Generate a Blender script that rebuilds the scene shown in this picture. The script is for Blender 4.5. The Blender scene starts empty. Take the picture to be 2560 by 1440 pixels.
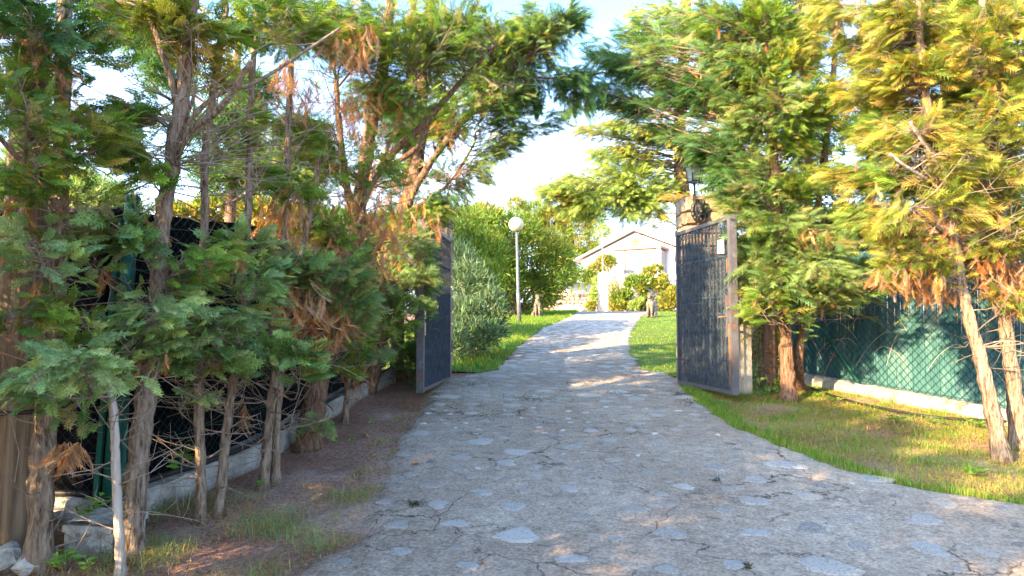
import bpy, math, random
import numpy as np
from math import radians, sin, cos, pi
from mathutils import Vector, Matrix
random.seed(7); RNG = np.random.default_rng(11)
S = bpy.context.scene
COL = S.collection

# ------------------------------------------------------------------ camera
F = 1707.0; PITCH = radians(3.2); EYE = 1.6
cd = bpy.data.cameras.new('camera'); cam = bpy.data.objects.new('camera', cd); COL.objects.link(cam)
cam.location = (0, 0, EYE); cam.rotation_euler = (radians(90) + PITCH, 0, 0)
cd.sensor_width = 36; cd.lens = 36 * F / 2560; cd.clip_start = .05; cd.clip_end = 2000
S.camera = cam
# ------------------------------------------------------------------ light
SUN_EL = radians(23); SUN_AZ = radians(47)          # the light travels towards +Y, turned right by SUN_AZ
w = bpy.data.worlds.new("World"); S.world = w; w.use_nodes = True
nt = w.node_tree; nt.nodes.clear()
out = nt.nodes.new('ShaderNodeOutputWorld'); bg = nt.nodes.new('ShaderNodeBackground')
sky = nt.nodes.new('ShaderNodeTexSky'); sky.sky_type = 'NISHITA'; sky.sun_disc = False
sky.sun_elevation = SUN_EL; sky.sun_rotation = pi + SUN_AZ; sky.air_density = 1.15; sky.dust_density = 2.5; sky.ozone_density = 3.0
tc = nt.nodes.new('ShaderNodeTexCoord'); mp = nt.nodes.new('ShaderNodeMapping'); mp.inputs['Scale'].default_value = (1, 1, 3.2)
nz = nt.nodes.new('ShaderNodeTexNoise'); nz.inputs['Scale'].default_value = 2.3; nz.inputs['Detail'].default_value = 6; nz.inputs['Roughness'].default_value = .55
sx = nt.nodes.new('ShaderNodeSeparateXYZ'); low = nt.nodes.new('ShaderNodeMapRange')
low.inputs[1].default_value = .02; low.inputs[2].default_value = .42; low.inputs[3].default_value = .40; low.inputs[4].default_value = 0.0
addm = nt.nodes.new('ShaderNodeMath'); addm.operation = 'ADD'
rmp = nt.nodes.new('ShaderNodeMapRange'); rmp.inputs[1].default_value = .54; rmp.inputs[2].default_value = .98; rmp.inputs[3].default_value = 0; rmp.inputs[4].default_value = .85
mixc = nt.nodes.new('ShaderNodeMixRGB'); mixc.inputs['Color2'].default_value = (3.3, 3.45, 3.7, 1)
L = nt.links.new
L(tc.outputs['Generated'], mp.inputs[0]); L(mp.outputs[0], nz.inputs['Vector']); L(tc.outputs['Generated'], sx.inputs[0]); L(sx.outputs['Z'], low.inputs[0])
L(nz.outputs[0], addm.inputs[0]); L(low.outputs[0], addm.inputs[1]); L(addm.outputs[0], rmp.inputs[0]); L(rmp.outputs[0], mixc.inputs[0])
tint = nt.nodes.new('ShaderNodeMixRGB'); tint.blend_type = 'MULTIPLY'; tint.inputs[0].default_value = 1; tint.inputs[2].default_value = (.76, .91, 1.05, 1)
L(sky.outputs[0], tint.inputs[1]); L(tint.outputs[0], mixc.inputs['Color1']); L(mixc.outputs[0], bg.inputs[0]); L(bg.outputs[0], out.inputs[0])
bg.inputs[1].default_value = .15
sl = bpy.data.lights.new('sun', 'SUN'); sl.energy = 3.6; sl.angle = radians(.5); sl.color = (1, .72, .38)
so = bpy.data.objects.new('sun', sl); COL.objects.link(so)
sdir = Vector((sin(SUN_AZ) * cos(SUN_EL), cos(SUN_AZ) * cos(SUN_EL), -sin(SUN_EL)))
so.rotation_euler = sdir.to_track_quat('-Z', 'Y').to_euler(); so.location = (-10, -10, 12)
S.view_settings.view_transform = 'Standard'; S.view_settings.look = 'None'
S.view_settings.exposure = 2.75; S.view_settings.gamma = 1; S.view_settings.use_curve_mapping = False

# ------------------------------------------------------------------ geometry of the place
def gz(x, y):
    """height of the ground"""
    y = np.asarray(y, float); x = np.asarray(x, float)
    b = .078 * y
    t = np.clip((y - 25) / 9, 0, 1)
    return np.where(y > 25, .078 * 25 + .078 * 9 * (t - t * t / 2), b) + np.clip((y - 40) / 12, 0, 1) * .6
def g1(x, y): return float(gz(x, y))
CP, SP = cos(PITCH), sin(PITCH)
def ray(px, py):
    u = (px - 1280) / F; v = (720 - py) / F
    d = np.array([u, CP - v * SP, SP + v * CP]); return d / d[1]
def P(px, py, D):
    d = ray(px, py); return Vector((d[0] * D, D, EYE + d[2] * D))
def G(px, py):
    d = ray(px, py); a, b = .5, 60.
    for _ in range(50):
        m = (a + b) / 2
        if EYE + d[2] * m > g1(0, m): a = m
        else: b = m
    return Vector((d[0] * a, a, g1(0, a)))
def on(x, y, dz=0): return Vector((x, y, g1(x, y) + dz))

# ------------------------------------------------------------------ materials
MATS = {}
def new_mat(name):
    m = bpy.data.materials.new(name); m.use_nodes = True; MATS[name] = m
    return m, m.node_tree, m.node_tree.nodes['Principled BSDF']
def ramp(nt, stops):
    r = nt.nodes.new('ShaderNodeValToRGB'); e = r.color_ramp.elements
    while len(e) < len(stops): e.new(.5)
    for i, (p, c) in enumerate(stops): e[i].position = p; e[i].color = (*c, 1)
    return r
def noisy(name, stops, scale=8, rough=.85, bump=.3, bscale=40, detail=6, stretch=(1, 1, 1), metal=0, spec=.3, objrand=0, coord='Object', bdist=.01):
    m, nt, b = new_mat(name)
    tc = nt.nodes.new('ShaderNodeTexCoord'); mp = nt.nodes.new('ShaderNodeMapping'); mp.inputs['Scale'].default_value = stretch
    nt.links.new(tc.outputs[coord], mp.inputs[0])
    n = nt.nodes.new('ShaderNodeTexNoise'); n.inputs['Scale'].default_value = scale; n.inputs['Detail'].default_value = detail; n.inputs['Roughness'].default_value = .65
    nt.links.new(mp.outputs[0], n.inputs['Vector'])
    r = ramp(nt, stops); fac = n.outputs[0]
    if objrand:
        oi = nt.nodes.new('ShaderNodeObjectInfo'); mm = nt.nodes.new('ShaderNodeMath'); mm.operation = 'MULTIPLY_ADD'
        mm.inputs[1].default_value = objrand; nt.links.new(oi.outputs['Random'], mm.inputs[0])
        m2 = nt.nodes.new('ShaderNodeMath'); m2.operation = 'SUBTRACT'; m2.inputs[1].default_value = objrand / 2
        nt.links.new(n.outputs[0], m2.inputs[0]); nt.links.new(m2.outputs[0], mm.inputs[2]); fac = mm.outputs[0]
    nt.links.new(fac, r.inputs[0]); nt.links.new(r.outputs[0], b.inputs['Base Color'])
    b.inputs['Roughness'].default_value = rough; b.inputs['Metallic'].default_value = metal; b.inputs['Specular IOR Level'].default_value = spec
    n2 = nt.nodes.new('ShaderNodeTexNoise'); n2.inputs['Scale'].default_value = bscale; n2.inputs['Detail'].default_value = 5
    nt.links.new(mp.outputs[0], n2.inputs['Vector'])
    bp = nt.nodes.new('ShaderNodeBump'); bp.inputs['Strength'].default_value = bump; bp.inputs['Distance'].default_value = bdist
    nt.links.new(n2.outputs[0], bp.inputs['Height']); nt.links.new(bp.outputs[0], b.inputs['Normal'])
    return m
def leaf_mat(name, trans=.45, rough=.5, spec=.25):
    m, nt, b = new_mat(name); nt.nodes.remove(b); o = nt.nodes['Material Output']
    a = nt.nodes.new('ShaderNodeAttribute'); a.attribute_name = 'Col'
    pr = nt.nodes.new('ShaderNodeBsdfPrincipled'); pr.inputs['Roughness'].default_value = rough; pr.inputs['Specular IOR Level'].default_value = spec
    tr = nt.nodes.new('ShaderNodeBsdfTranslucent'); mx = nt.nodes.new('ShaderNodeMixShader'); mx.inputs[0].default_value = trans
    gm = nt.nodes.new('ShaderNodeMixRGB'); gm.blend_type = 'MULTIPLY'; gm.inputs[0].default_value = 1; gm.inputs[2].default_value = (1.35, 1.35, .6, 1)
    nt.links.new(a.outputs['Color'], pr.inputs['Base Color']); nt.links.new(a.outputs['Color'], gm.inputs[1]); nt.links.new(gm.outputs[0], tr.inputs[0])
    nt.links.new(pr.outputs[0], mx.inputs[1]); nt.links.new(tr.outputs[0], mx.inputs[2]); nt.links.new(mx.outputs[0], o.inputs[0])
    return m
leafM = leaf_mat('leaf'); grassM = leaf_mat('grass_blade', .3, .6, .2); deadM = leaf_mat('dead_leaf', .15, .8, .1)
barkM = noisy('bark', [(.34, (.065, .042, .030)), (.46, (.21, .15, .105)), (.6, (.32, .24, .175)), (.75, (.44, .36, .29))], 42, .95, 1.0, 70, 10, (1, 1, .2), spec=.1, bdist=.03)
barkR = noisy('bark_red', [(.34, (.055, .030, .020)), (.46, (.17, .095, .062)), (.6, (.26, .16, .11)), (.75, (.38, .28, .20))], 40, .95, 1.0, 70, 10, (1, 1, .18), spec=.1, bdist=.03)
palebarkM = noisy('bare_wood', [(.3, (.25, .19, .15)), (.55, (.46, .39, .33)), (.75, (.6, .54, .48))], 18, .9, .8, 50, 7, (1, 1, .12), spec=.1, bdist=.02)
twigM = noisy('twig', [(.3, (.14, .10, .075)), (.7, (.34, .26, .20))], 14, .95, .3, spec=.1)
poleM = noisy('pole_wood', [(.3, (.09, .055, .035)), (.5, (.20, .135, .085)), (.7, (.30, .22, .145))], 26, .85, .8, 40, 8, (1, 1, .05), spec=.15, bdist=.02)
woodM = noisy('old_wood', [(.3, (.13, .07, .06)), (.55, (.27, .17, .14)), (.75, (.38, .27, .22))], 18, .85, .8, 40, 8, (1, 1, .07), spec=.15, bdist=.02)
gpostM = noisy('green_paint', [(.35, (.006, .06, .045)), (.55, (.008, .095, .07)), (.75, (.03, .12, .10))], 14, .6, .2, spec=.3)
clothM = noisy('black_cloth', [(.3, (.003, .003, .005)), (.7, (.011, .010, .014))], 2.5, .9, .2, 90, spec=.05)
concM = noisy('kerb_concrete', [(.28, (.17, .155, .13)), (.5, (.38, .36, .33)), (.72, (.55, .53, .50))], 9, .95, 1, 45, 8, spec=.15, bdist=.02)
wconcM = noisy('white_concrete', [(.3, (.14, .10, .07)), (.45, (.33, .28, .23)), (.7, (.50, .46, .41))], 7, .95, 1, 30, 8, spec=.1, bdist=.02)
panelM = noisy('concrete_panel', [(.28, (.20, .17, .14)), (.5, (.40, .36, .31)), (.72, (.5, .47, .42))], 6, .95, .6, 45, 8, (1, 1, .3), spec=.15)
pipeM = noisy('black_pipe', [(.3, (.012, .012, .013)), (.7, (.035, .033, .03))], 9, .5, .1)
steelM = noisy('gate_steel', [(.36, (.20, .09, .045)), (.43, (.085, .08, .09)), (.6, (.12, .115, .13)), (.72, (.20, .19, .17))], 9, .6, .2, 60, 8, metal=.2, spec=.4)
ironM = noisy('wrought_iron', [(.36, (.03, .055, .085)), (.48, (.09, .13, .17)), (.58, (.13, .17, .21)), (.68, (.22, .14, .10))], 9, .6, .3, 60, metal=.2, spec=.4)
netwM = noisy('mesh_wire', [(.3, (.02, .032, .045)), (.7, (.09, .10, .12))], 9, .6, .1, metal=.3)
linkM = noisy('chain_link_wire', [(.3, (.003, .022, .017)), (.7, (.008, .05, .04))], 9, .5, .1, spec=.5)
slatM = noisy('green_slat', [(.28, (.03, .085, .095)), (.5, (.06, .155, .17)), (.72, (.17, .28, .28))], 4, .8, .2, 60, 8, (1, 1, .35), spec=.1)
slatB = noisy('bare_slat', [(.3, (.25, .16, .10)), (.7, (.4, .3, .2))], 20, .9)
stoneM = noisy('paving_stone', [(.22, (.12, .10, .09)), (.32, (.40, .36, .33)), (.37, (.25, .22, .20)), (.41, (.46, .40, .35)), (.50, (.46, .42, .38)), (.53, (.27, .24, .21)), (.57, (.45, .44, .43)), (.70, (.50, .44, .38)), (.85, (.54, .53, .52))], 8, .8, 1, 30, 11, objrand=.42, spec=.25, bdist=.025)
pstoneM = noisy('wall_stone', [(.2, (.14, .10, .08)), (.4, (.30, .22, .16)), (.6, (.38, .29, .21)), (.8, (.46, .40, .34))], 5, .9, .9, 22, 8, objrand=.5, spec=.15, bdist=.02)
mortarM = noisy('mortar', [(.3, (.15, .12, .10)), (.7, (.30, .26, .22))], 12, .95, .6)
wallstoneM = noisy('rubble_stone', [(.2, (.28, .17, .11)), (.5, (.44, .31, .22)), (.8, (.52, .42, .33))], 4, .9, .6, 20, objrand=.5, spec=.1)
greystoneM = noisy('pale_rubble_stone', [(.2, (.20, .17, .14)), (.5, (.34, .30, .25)), (.8, (.46, .42, .36))], 4, .9, .6, 20, objrand=.5, spec=.1)
whiteM = noisy('white_render', [(.3, (.64, .62, .60)), (.7, (.72, .70, .68))], 2, .9, .1)
trimM = noisy('dark_trim', [(.3, (.22, .13, .10)), (.7, (.30, .19, .15))], 4, .7, .1)
roofM = noisy('roof_tile', [(.3, (.45, .30, .24)), (.7, (.6, .45, .38))], 6, .85, .4)
frameM = noisy('white_frame', [(.3, (.40, .33, .25)), (.7, (.52, .45, .36))], 3, .6, .05)
blackM = noisy('black_iron', [(.3, (.006, .007, .010)), (.7, (.018, .019, .024))], 30, .4, .5, 80, spec=.5)
statM = noisy('bronze_statue', [(.3, (.07, .055, .04)), (.55, (.16, .125, .095)), (.75, (.28, .23, .18))], 9, .6, .6, 30, spec=.4)
mouthM = noisy('statue_mouth', [(.3, (.45, .18, .14)), (.7, (.75, .6, .55))], 30, .6, .2)
brassM = noisy('brass_lock', [(.3, (.45, .36, .22)), (.7, (.65, .58, .45))], 20, .4, .1, metal=.7)
tagM = noisy('pale_plate', [(.35, (.16, .19, .20)), (.5, (.32, .35, .35)), (.65, (.40, .42, .42))], 22, .5, .4)
rustM = noisy('rust', [(.3, (.12, .06, .035)), (.7, (.26, .15, .09))], 25, .9, .4)
goldM = noisy('gilt_emblem', [(.3, (.30, .15, .05)), (.7, (.45, .28, .12))], 14, .6, .3)
boxM = noisy('meter_box', [(.3, (.24, .22, .19)), (.7, (.38, .35, .31))], 8, .8, .3)
moss = noisy('moss', [(.3, (.03, .045, .012)), (.7, (.09, .10, .03))], 30, .95, 1, 90)
pinkM, _n, _b = new_mat('pink_petal'); _b.inputs['Base Color'].default_value = (.75, .12, .25, 1)
postlM = noisy('galvanised_post', [(.3, (.12, .12, .125)), (.7, (.24, .24, .25))], 14, .45, .1, metal=.4)
globeM, _n, _b = new_mat('lamp_globe'); _b.inputs['Base Color'].default_value = (.62, .50, .34, 1); _b.inputs['Roughness'].default_value = .25
glassM, _n, _b = new_mat('window_glass'); _b.inputs['Base Color'].default_value = (.20, .20, .21, 1); _b.inputs['Roughness'].default_value = .10; _b.inputs['Specular IOR Level'].default_value = .9
lglassM, _n, _b = new_mat('lantern_glass'); _b.inputs['Base Color'].default_value = (.62, .66, .62, 1); _b.inputs['Roughness'].default_value = .3; _b.inputs['Alpha'].default_value = .8
# netting behind the gate bars: a dark shade cloth full of pin holes
netM, nt, b = new_mat('shade_net')
o = nt.nodes['Material Output']; tr = nt.nodes.new('ShaderNodeBsdfTransparent'); mx = nt.nodes.new('ShaderNodeMixShader')
tc = nt.nodes.new('ShaderNodeTexCoord'); n = nt.nodes.new('ShaderNodeTexNoise'); n.inputs['Scale'].default_value = 9; n.inputs['Detail'].default_value = 8; n.inputs['Roughness'].default_value = .8
mpn = nt.nodes.new('ShaderNodeMapping'); mpn.inputs['Scale'].default_value = (1, 1, .45)
nt.links.new(tc.outputs['Object'], mpn.inputs[0]); nt.links.new(mpn.outputs[0], n.inputs['Vector'])
r = ramp(nt, [(.38, (.05, .05, .05)), (.5, (.45, .45, .45)), (.64, (.85, .85, .85))]); nt.links.new(n.outputs[0], r.inputs[0]); nt.links.new(r.outputs[0], mx.inputs[0])
r2 = ramp(nt, [(.36, (.17, .11, .08)), (.47, (.06, .075, .10)), (.6, (.035, .06, .09)), (.7, (.10, .12, .15))]); n2 = nt.nodes.new('ShaderNodeTexNoise'); n2.inputs['Scale'].default_value = 4; n2.inputs['Detail'].default_value = 6
nt.links.new(mpn.outputs[0], n2.inputs['Vector']); nt.links.new(n2.outputs[0], r2.inputs[0]); nt.links.new(r2.outputs[0], b.inputs['Base Color']); b.inputs['Roughness'].default_value = .8
nt.links.new(tr.outputs[0], mx.inputs[1]); nt.links.new(b.outputs[0], mx.inputs[2]); nt.links.new(mx.outputs[0], o.inputs[0])

def N(nt, t, **k):
    n = nt.nodes.new('ShaderNode' + t)
    for a, v in k.items(): n.inputs[a.replace('_', ' ')].default_value = v
    return n
# soil: reddish brown litter with pale grit
soilM, nt, b = new_mat('soil')
tc = N(nt, 'TexCoord'); n1 = N(nt, 'TexNoise', Scale=1.3, Detail=6); n2 = N(nt, 'TexNoise', Scale=28, Detail=8, Roughness=.75); v = N(nt, 'TexVoronoi', Scale=75)
for q in (n1, n2, v): nt.links.new(tc.outputs['Object'], q.inputs['Vector'])
r1 = ramp(nt, [(.3, (.20, .105, .075)), (.5, (.33, .20, .155)), (.7, (.46, .35, .28))]); nt.links.new(n1.outputs[0], r1.inputs[0])
r2 = ramp(nt, [(.32, (.45, .40, .38)), (.5, (.95, .92, .9)), (.68, (1.5, 1.4, 1.3))]); nt.links.new(n2.outputs[0], r2.inputs[0])
mu = nt.nodes.new('ShaderNodeMixRGB'); mu.blend_type = 'MULTIPLY'; mu.inputs[0].default_value = 1
nt.links.new(r1.outputs[0], mu.inputs[1]); nt.links.new(r2.outputs[0], mu.inputs[2])
gr = ramp(nt, [(.10, (1, 1, 1)), (.17, (0, 0, 0))]); nt.links.new(v.outputs['Distance'], gr.inputs[0])
mg = nt.nodes.new('ShaderNodeMixRGB'); mg.inputs[2].default_value = (.48, .42, .36, 1); nt.links.new(gr.outputs[0], mg.inputs[0]); nt.links.new(mu.outputs[0], mg.inputs[1])
nt.links.new(mg.outputs[0], b.inputs['Base Color']); b.inputs['Roughness'].default_value = .95; b.inputs['Specular IOR Level'].default_value = .1
bp = N(nt, 'Bump', Strength=1, Distance=.02); nt.links.new(n2.outputs[0], bp.inputs['Height']); nt.links.new(bp.outputs[0], b.inputs['Normal'])
# driveway concrete: mottled, cracked, with moss in some of the cracks
driveM, nt, b = new_mat('drive_concrete')
tc = N(nt, 'TexCoord'); nA = N(nt, 'TexNoise', Scale=.55, Detail=6, Roughness=.6); nB = N(nt, 'TexNoise', Scale=9, Detail=10, Roughness=.75); nC = N(nt, 'TexNoise', Scale=48, Detail=6, Roughness=.7)
nW = N(nt, 'TexNoise', Scale=2.2, Detail=7, Roughness=.6)
for q in (nA, nB, nC, nW): nt.links.new(tc.outputs['Object'], q.inputs['Vector'])
wm = nt.nodes.new('ShaderNodeMixRGB'); wm.blend_type = 'LINEAR_LIGHT'; wm.inputs[0].default_value = .30
nt.links.new(tc.outputs['Object'], wm.inputs[1]); nt.links.new(nW.outputs['Color'], wm.inputs[2])
def crack(scale, lo, hi, msc, mlo, mhi):
    vv = nt.nodes.new('ShaderNodeTexVoronoi'); vv.feature = 'DISTANCE_TO_EDGE'; vv.inputs['Scale'].default_value = scale; nt.links.new(wm.outputs[0], vv.inputs['Vector'])
    rr = ramp(nt, [(lo, (1, 1, 1)), (hi, (0, 0, 0))]); nt.links.new(vv.outputs['Distance'], rr.inputs[0])
    mn = N(nt, 'TexNoise', Scale=msc, Detail=3); nt.links.new(tc.outputs['Object'], mn.inputs['Vector'])
    mr = ramp(nt, [(mlo, (0, 0, 0)), (mhi, (1, 1, 1))]); nt.links.new(mn.outputs[0], mr.inputs[0])
    m_ = nt.nodes.new('ShaderNodeMath'); m_.operation = 'MULTIPLY'; nt.links.new(rr.outputs[0], m_.inputs[0]); nt.links.new(mr.outputs[0], m_.inputs[1]); return m_
c1 = crack(.8, .0008, .0045, .8, .44, .60); c2 = crack(2.3, .0015, .008, 1.5, .54, .68)
cm = nt.nodes.new('ShaderNodeMath'); cm.operation = 'MAXIMUM'; nt.links.new(c1.outputs[0], cm.inputs[0]); nt.links.new(c2.outputs[0], cm.inputs[1])
rA = ramp(nt, [(.3, (.25, .185, .135)), (.5, (.335, .265, .205)), (.7, (.40, .335, .27))]); nt.links.new(nA.outputs[0], rA.inputs[0])
rB = ramp(nt, [(.28, (.38, .36, .34)), (.42, (.80, .79, .78)), (.55, (1.0, 1.0, 1.0)), (.72, (1.4, 1.38, 1.34))]); nt.links.new(nB.outputs[0], rB.inputs[0])
rC = ramp(nt, [(.34, (.55, .54, .53)), (.5, (1, 1, 1)), (.66, (1.4, 1.4, 1.4))]); nt.links.new(nC.outputs[0], rC.inputs[0])
m1 = nt.nodes.new('ShaderNodeMixRGB'); m1.blend_type = 'MULTIPLY'; m1.inputs[0].default_value = 1; nt.links.new(rA.outputs[0], m1.inputs[1]); nt.links.new(rB.outputs[0], m1.inputs[2])
m2 = nt.nodes.new('ShaderNodeMixRGB'); m2.blend_type = 'MULTIPLY'; m2.inputs[0].default_value = 1; nt.links.new(m1.outputs[0], m2.inputs[1]); nt.links.new(rC.outputs[0], m2.inputs[2])
m3 = nt.nodes.new('ShaderNodeMixRGB'); m3.inputs[2].default_value = (.055, .045, .035, 1); nt.links.new(cm.outputs[0], m3.inputs[0]); nt.links.new(m2.outputs[0], m3.inputs[1])
nt.links.new(m3.outputs[0], b.inputs['Base Color']); b.inputs['Roughness'].default_value = .85; b.inputs['Specular IOR Level'].default_value = .25
hs = nt.nodes.new('ShaderNodeMath'); hs.operation = 'MULTIPLY_ADD'; hs.inputs[1].default_value = -2.5; nt.links.new(cm.outputs[0], hs.inputs[0]); nt.links.new(nB.outputs[0], hs.inputs[2])
bp = N(nt, 'Bump', Strength=.9, Distance=.015); nt.links.new(hs.outputs[0], bp.inputs['Height']); nt.links.new(bp.outputs[0], b.inputs['Normal'])

# ------------------------------------------------------------------ mesh helpers
def obj_from(name, V, Fc, mat, parent=None, smooth=False, cols=None):
    me = bpy.data.meshes.new(name)
    V = np.asarray(V, np.float32)
    if isinstance(Fc, np.ndarray) and Fc.ndim == 2:
        k = Fc.shape[1]; me.vertices.add(len(V)); me.vertices.foreach_set('co', V.ravel())
        me.loops.add(Fc.size); me.loops.foreach_set('vertex_index', Fc.astype(np.int32).ravel())
        me.polygons.add(len(Fc)); me.polygons.foreach_set('loop_start', np.arange(0, Fc.size, k, dtype=np.int32))
        try: me.polygons.foreach_set('loop_total', np.full(len(Fc), k, np.int32))
        except Exception: pass
        me.update(calc_edges=True)
    else:
        me.from_pydata([tuple(map(float, v)) for v in V], [], [tuple(int(i) for i in f) for f in Fc]); me.update()
    if smooth: me.polygons.foreach_set('use_smooth', np.ones(len(me.polygons), bool))
    if cols is not None:
        a = me.color_attributes.new('Col', 'FLOAT_COLOR', 'POINT')
        c = np.ones((len(V), 4), np.float32); c[:, :3] = cols; a.data.foreach_set('color', c.ravel())
    me.materials.append(mat)
    o = bpy.data.objects.new(name, me); COL.objects.link(o)
    if parent: o.parent = parent; o.matrix_parent_inverse = parent.matrix_basis.inverted()
    return o
class MB:
    def __init__(s): s.V = []; s.F = []
    def add(s, V, Fc):
        n = len(s.V); s.V += [tuple(v) for v in V]; s.F += [tuple(i + n for i in f) for f in Fc]; return s
    def box(s, a, b, M=None):
        x0, y0, z0 = a; x1, y1, z1 = b
        V = [(x0, y0, z0), (x1, y0, z0), (x1, y1, z0), (x0, y1, z0), (x0, y0, z1), (x1, y0, z1), (x1, y1, z1), (x0, y1, z1)]
        if M is not None: V = [tuple(M @ Vector(v)) for v in V]
        return s.add(V, [(0, 3, 2, 1), (4, 5, 6, 7), (0, 1, 5, 4), (1, 2, 6, 5), (2, 3, 7, 6), (3, 0, 4, 7)])
    def bar(s, p, q, w, d=None, up=Vector((0, 0, 1))):
        p = Vector(p); q = Vector(q); z = (q - p).normalized()
        x = up.cross(z)
        if x.length < 1e-3: x = Vector((1, 0, 0))
        x.normalize(); y = z.cross(x); d = d or w
        V = [e + x * a * w / 2 + y * c * d / 2 for e in (p, q) for a, c in ((-1, -1), (1, -1), (1, 1), (-1, 1))]
        return s.add(V, [(0, 3, 2, 1), (4, 5, 6, 7), (0, 1, 5, 4), (1, 2, 6, 5), (2, 3, 7, 6), (3, 0, 4, 7)])
    def tube(s, pts, rad, n=6, caps=True, rfun=None):
        pts = [Vector(p) for p in pts]; m = len(pts)
        if not hasattr(rad, '__len__'): rad = [rad] * m
        V = []; ref = Vector((.13, .93, .21)); 
        for i, p in enumerate(pts):
            t = (pts[min(i + 1, m - 1)] - pts[max(i - 1, 0)]).normalized()
            x = ref.cross(t); 
            if x.length < .05: x = Vector((1, 0, 0)).cross(t)
            x.normalize(); y = t.cross(x)
            for k in range(n):
                a = 2 * pi * k / n; r = rad[i] * (rfun(i, k) if rfun else 1)
                V.append(p + x * cos(a) * r + y * sin(a) * r)
        Fc = [(i * n + k, i * n + (k + 1) % n, (i + 1) * n + (k + 1) % n, (i + 1) * n + k) for i in range(m - 1) for k in range(n)]
        if caps: Fc += [tuple(range(n))[::-1], tuple((m - 1) * n + k for k in range(n))]
        return s.add(V, Fc)
    def ball(s, c, r, n=12, m=8, M=None):
        if not hasattr(r, '__len__'): r = (r, r, r)
        V = [(0, 0, -1)]
        for i in range(1, m):
            t = -pi / 2 + pi * i / m
            V += [(cos(t) * cos(2 * pi * k / n), cos(t) * sin(2 * pi * k / n), sin(t)) for k in range(n)]
        V.append((0, 0, 1)); e = len(V) - 1
        Fc = [(0, 1 + (k + 1) % n, 1 + k) for k in range(n)]
        for i in range(m - 2):
            a = 1 + i * n; Fc += [(a + k, a + (k + 1) % n, a + n + (k + 1) % n, a + n + k) for k in range(n)]
        a = 1 + (m - 2) * n; Fc += [(a + k, a + (k + 1) % n, e) for k in range(n)]
        W = []
        for v in V:
            p = Vector((v[0] * r[0], v[1] * r[1], v[2] * r[2]))
            if M is not None: p = M @ p
            W.append(Vector(c) + p)
        return s.add(W, Fc)
    def prism(s, poly, z0, z1):
        n = len(poly); return s.add([(x, y, z0) for x, y in poly] + [(x, y, z1) for x, y in poly],
            [tuple(range(n))[::-1], tuple(range(n, 2 * n))] + [(i, (i + 1) % n, n + (i + 1) % n, n + i) for i in range(n)])
    def build(s, name, mat, parent=None, smooth=False): return obj_from(name, s.V, s.F, mat, parent, smooth)
def thing(name, label, cat, loc=(0, 0, 0), rotz=0, group=None):
    o = bpy.data.objects.new(name, None); COL.objects.link(o); o.location = loc; o.rotation_euler = (0, 0, rotz); o.empty_display_size = .2
    o.matrix_basis = Matrix.Translation(Vector(loc)) @ Matrix.Rotation(rotz, 4, 'Z')
    o['label'] = label; o['category'] = cat
    if group: o['group'] = group
    return o
def tag(o, label=None, cat=None, group=None, kind=None):
    for k, v in (('label', label), ('category', cat), ('group', group), ('kind', kind)):
        if v: o[k] = v
    return o
def place(o, parent=None):   # a part built in the thing's own coordinates
    o.parent = parent; o.matrix_parent_inverse = Matrix.Identity(4); return o
def spline(pts, k=5):
    pts = [np.array(p, float) for p in pts]; out = []
    Q = [2 * pts[0] - pts[1]] + pts + [2 * pts[-1] - pts[-2]]
    for i in range(1, len(Q) - 2):
        for j in range(k):
            t = j / k; a, b_, c, d = Q[i - 1], Q[i], Q[i + 1], Q[i + 2]
            out.append(.5 * ((2 * b_) + (c - a) * t + (2 * a - 5 * b_ + 4 * c - d) * t * t + (3 * b_ - a - 3 * c + d) * t ** 3))
    out.append(pts[-1]); return np.array(out)

# ------------------------------------------------------------------ ground
xs = np.unique(np.concatenate([np.arange(-6, 8, .09), np.linspace(-300, -6, 30), np.linspace(8, 300, 30)]))
ys = np.unique(np.concatenate([np.arange(1, 13, .09), np.linspace(-80, 1, 18), np.arange(13, 40, .5), np.linspace(40, 500, 24)]))
X, Y = np.meshgrid(xs, ys); Z = gz(X, Y)
amp = ((X > -6) & (X < 8) & (Y > 1) & (Y < 13)) * .022
Z = Z - .012 + amp * (np.sin(X * 5.1 + np.sin(Y * 3.3) * 2) * np.sin(Y * 4.3 + np.sin(X * 2.9) * 1.5) * .7 + RNG.normal(0, .25, X.shape)) - amp * .6
nx, ny = len(xs), len(ys)
I = (np.arange(ny - 1)[:, None] * nx + np.arange(nx - 1)[None]).ravel()
o = obj_from('ground', np.stack([X, Y, Z], -1).reshape(-1, 3), np.stack([I, I + 1, I + nx + 1, I + nx], 1), soilM, smooth=True); tag(o, kind='structure')

turfM = noisy('turf', [(.3, (.05, .09, .02)), (.5, (.09, .15, .03)), (.7, (.16, .18, .05))], 3, .95, .8, 40, spec=.1)
# driveway outline from the photograph
LP = [(-3.2, -3), (-2.6, 0), (-1.7, 2.6)] + [tuple(G(*p)[:2]) for p in [(720, 1440), (895, 1340), (945, 1210), (1000, 1090), (1075, 990), (1112, 950), (1236, 927), (1300, 862), (1352, 822), (1425, 793)]] + [(3.1, 31.5)]
RP = [(14, -3), (9.5, 0), (5.6, 2.9)] + [tuple(G(*p)[:2]) for p in [(2560, 1262), (2250, 1213), (2050, 1150), (1850, 1070), (1760, 1010), (1705, 962), (1692, 942), (1612, 927), (1575, 880), (1580, 830), (1604, 792)]] + [(7.0, 31.5)]
def edge(Pts, y):
    a = np.array(Pts); return np.interp(y, a[:, 1], a[:, 0])
yr = np.concatenate([np.linspace(-3, 2, 10), np.arange(2.1, 13, .07), np.arange(13, 31.5, .25)])
jit = lambda y, s: .03 * np.sin(y * 9 + s) + .02 * np.sin(y * 23 + s * 2) + .012 * np.sin(y * 51 + s)
nc = 41; t = np.linspace(0, 1, nc)
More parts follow.
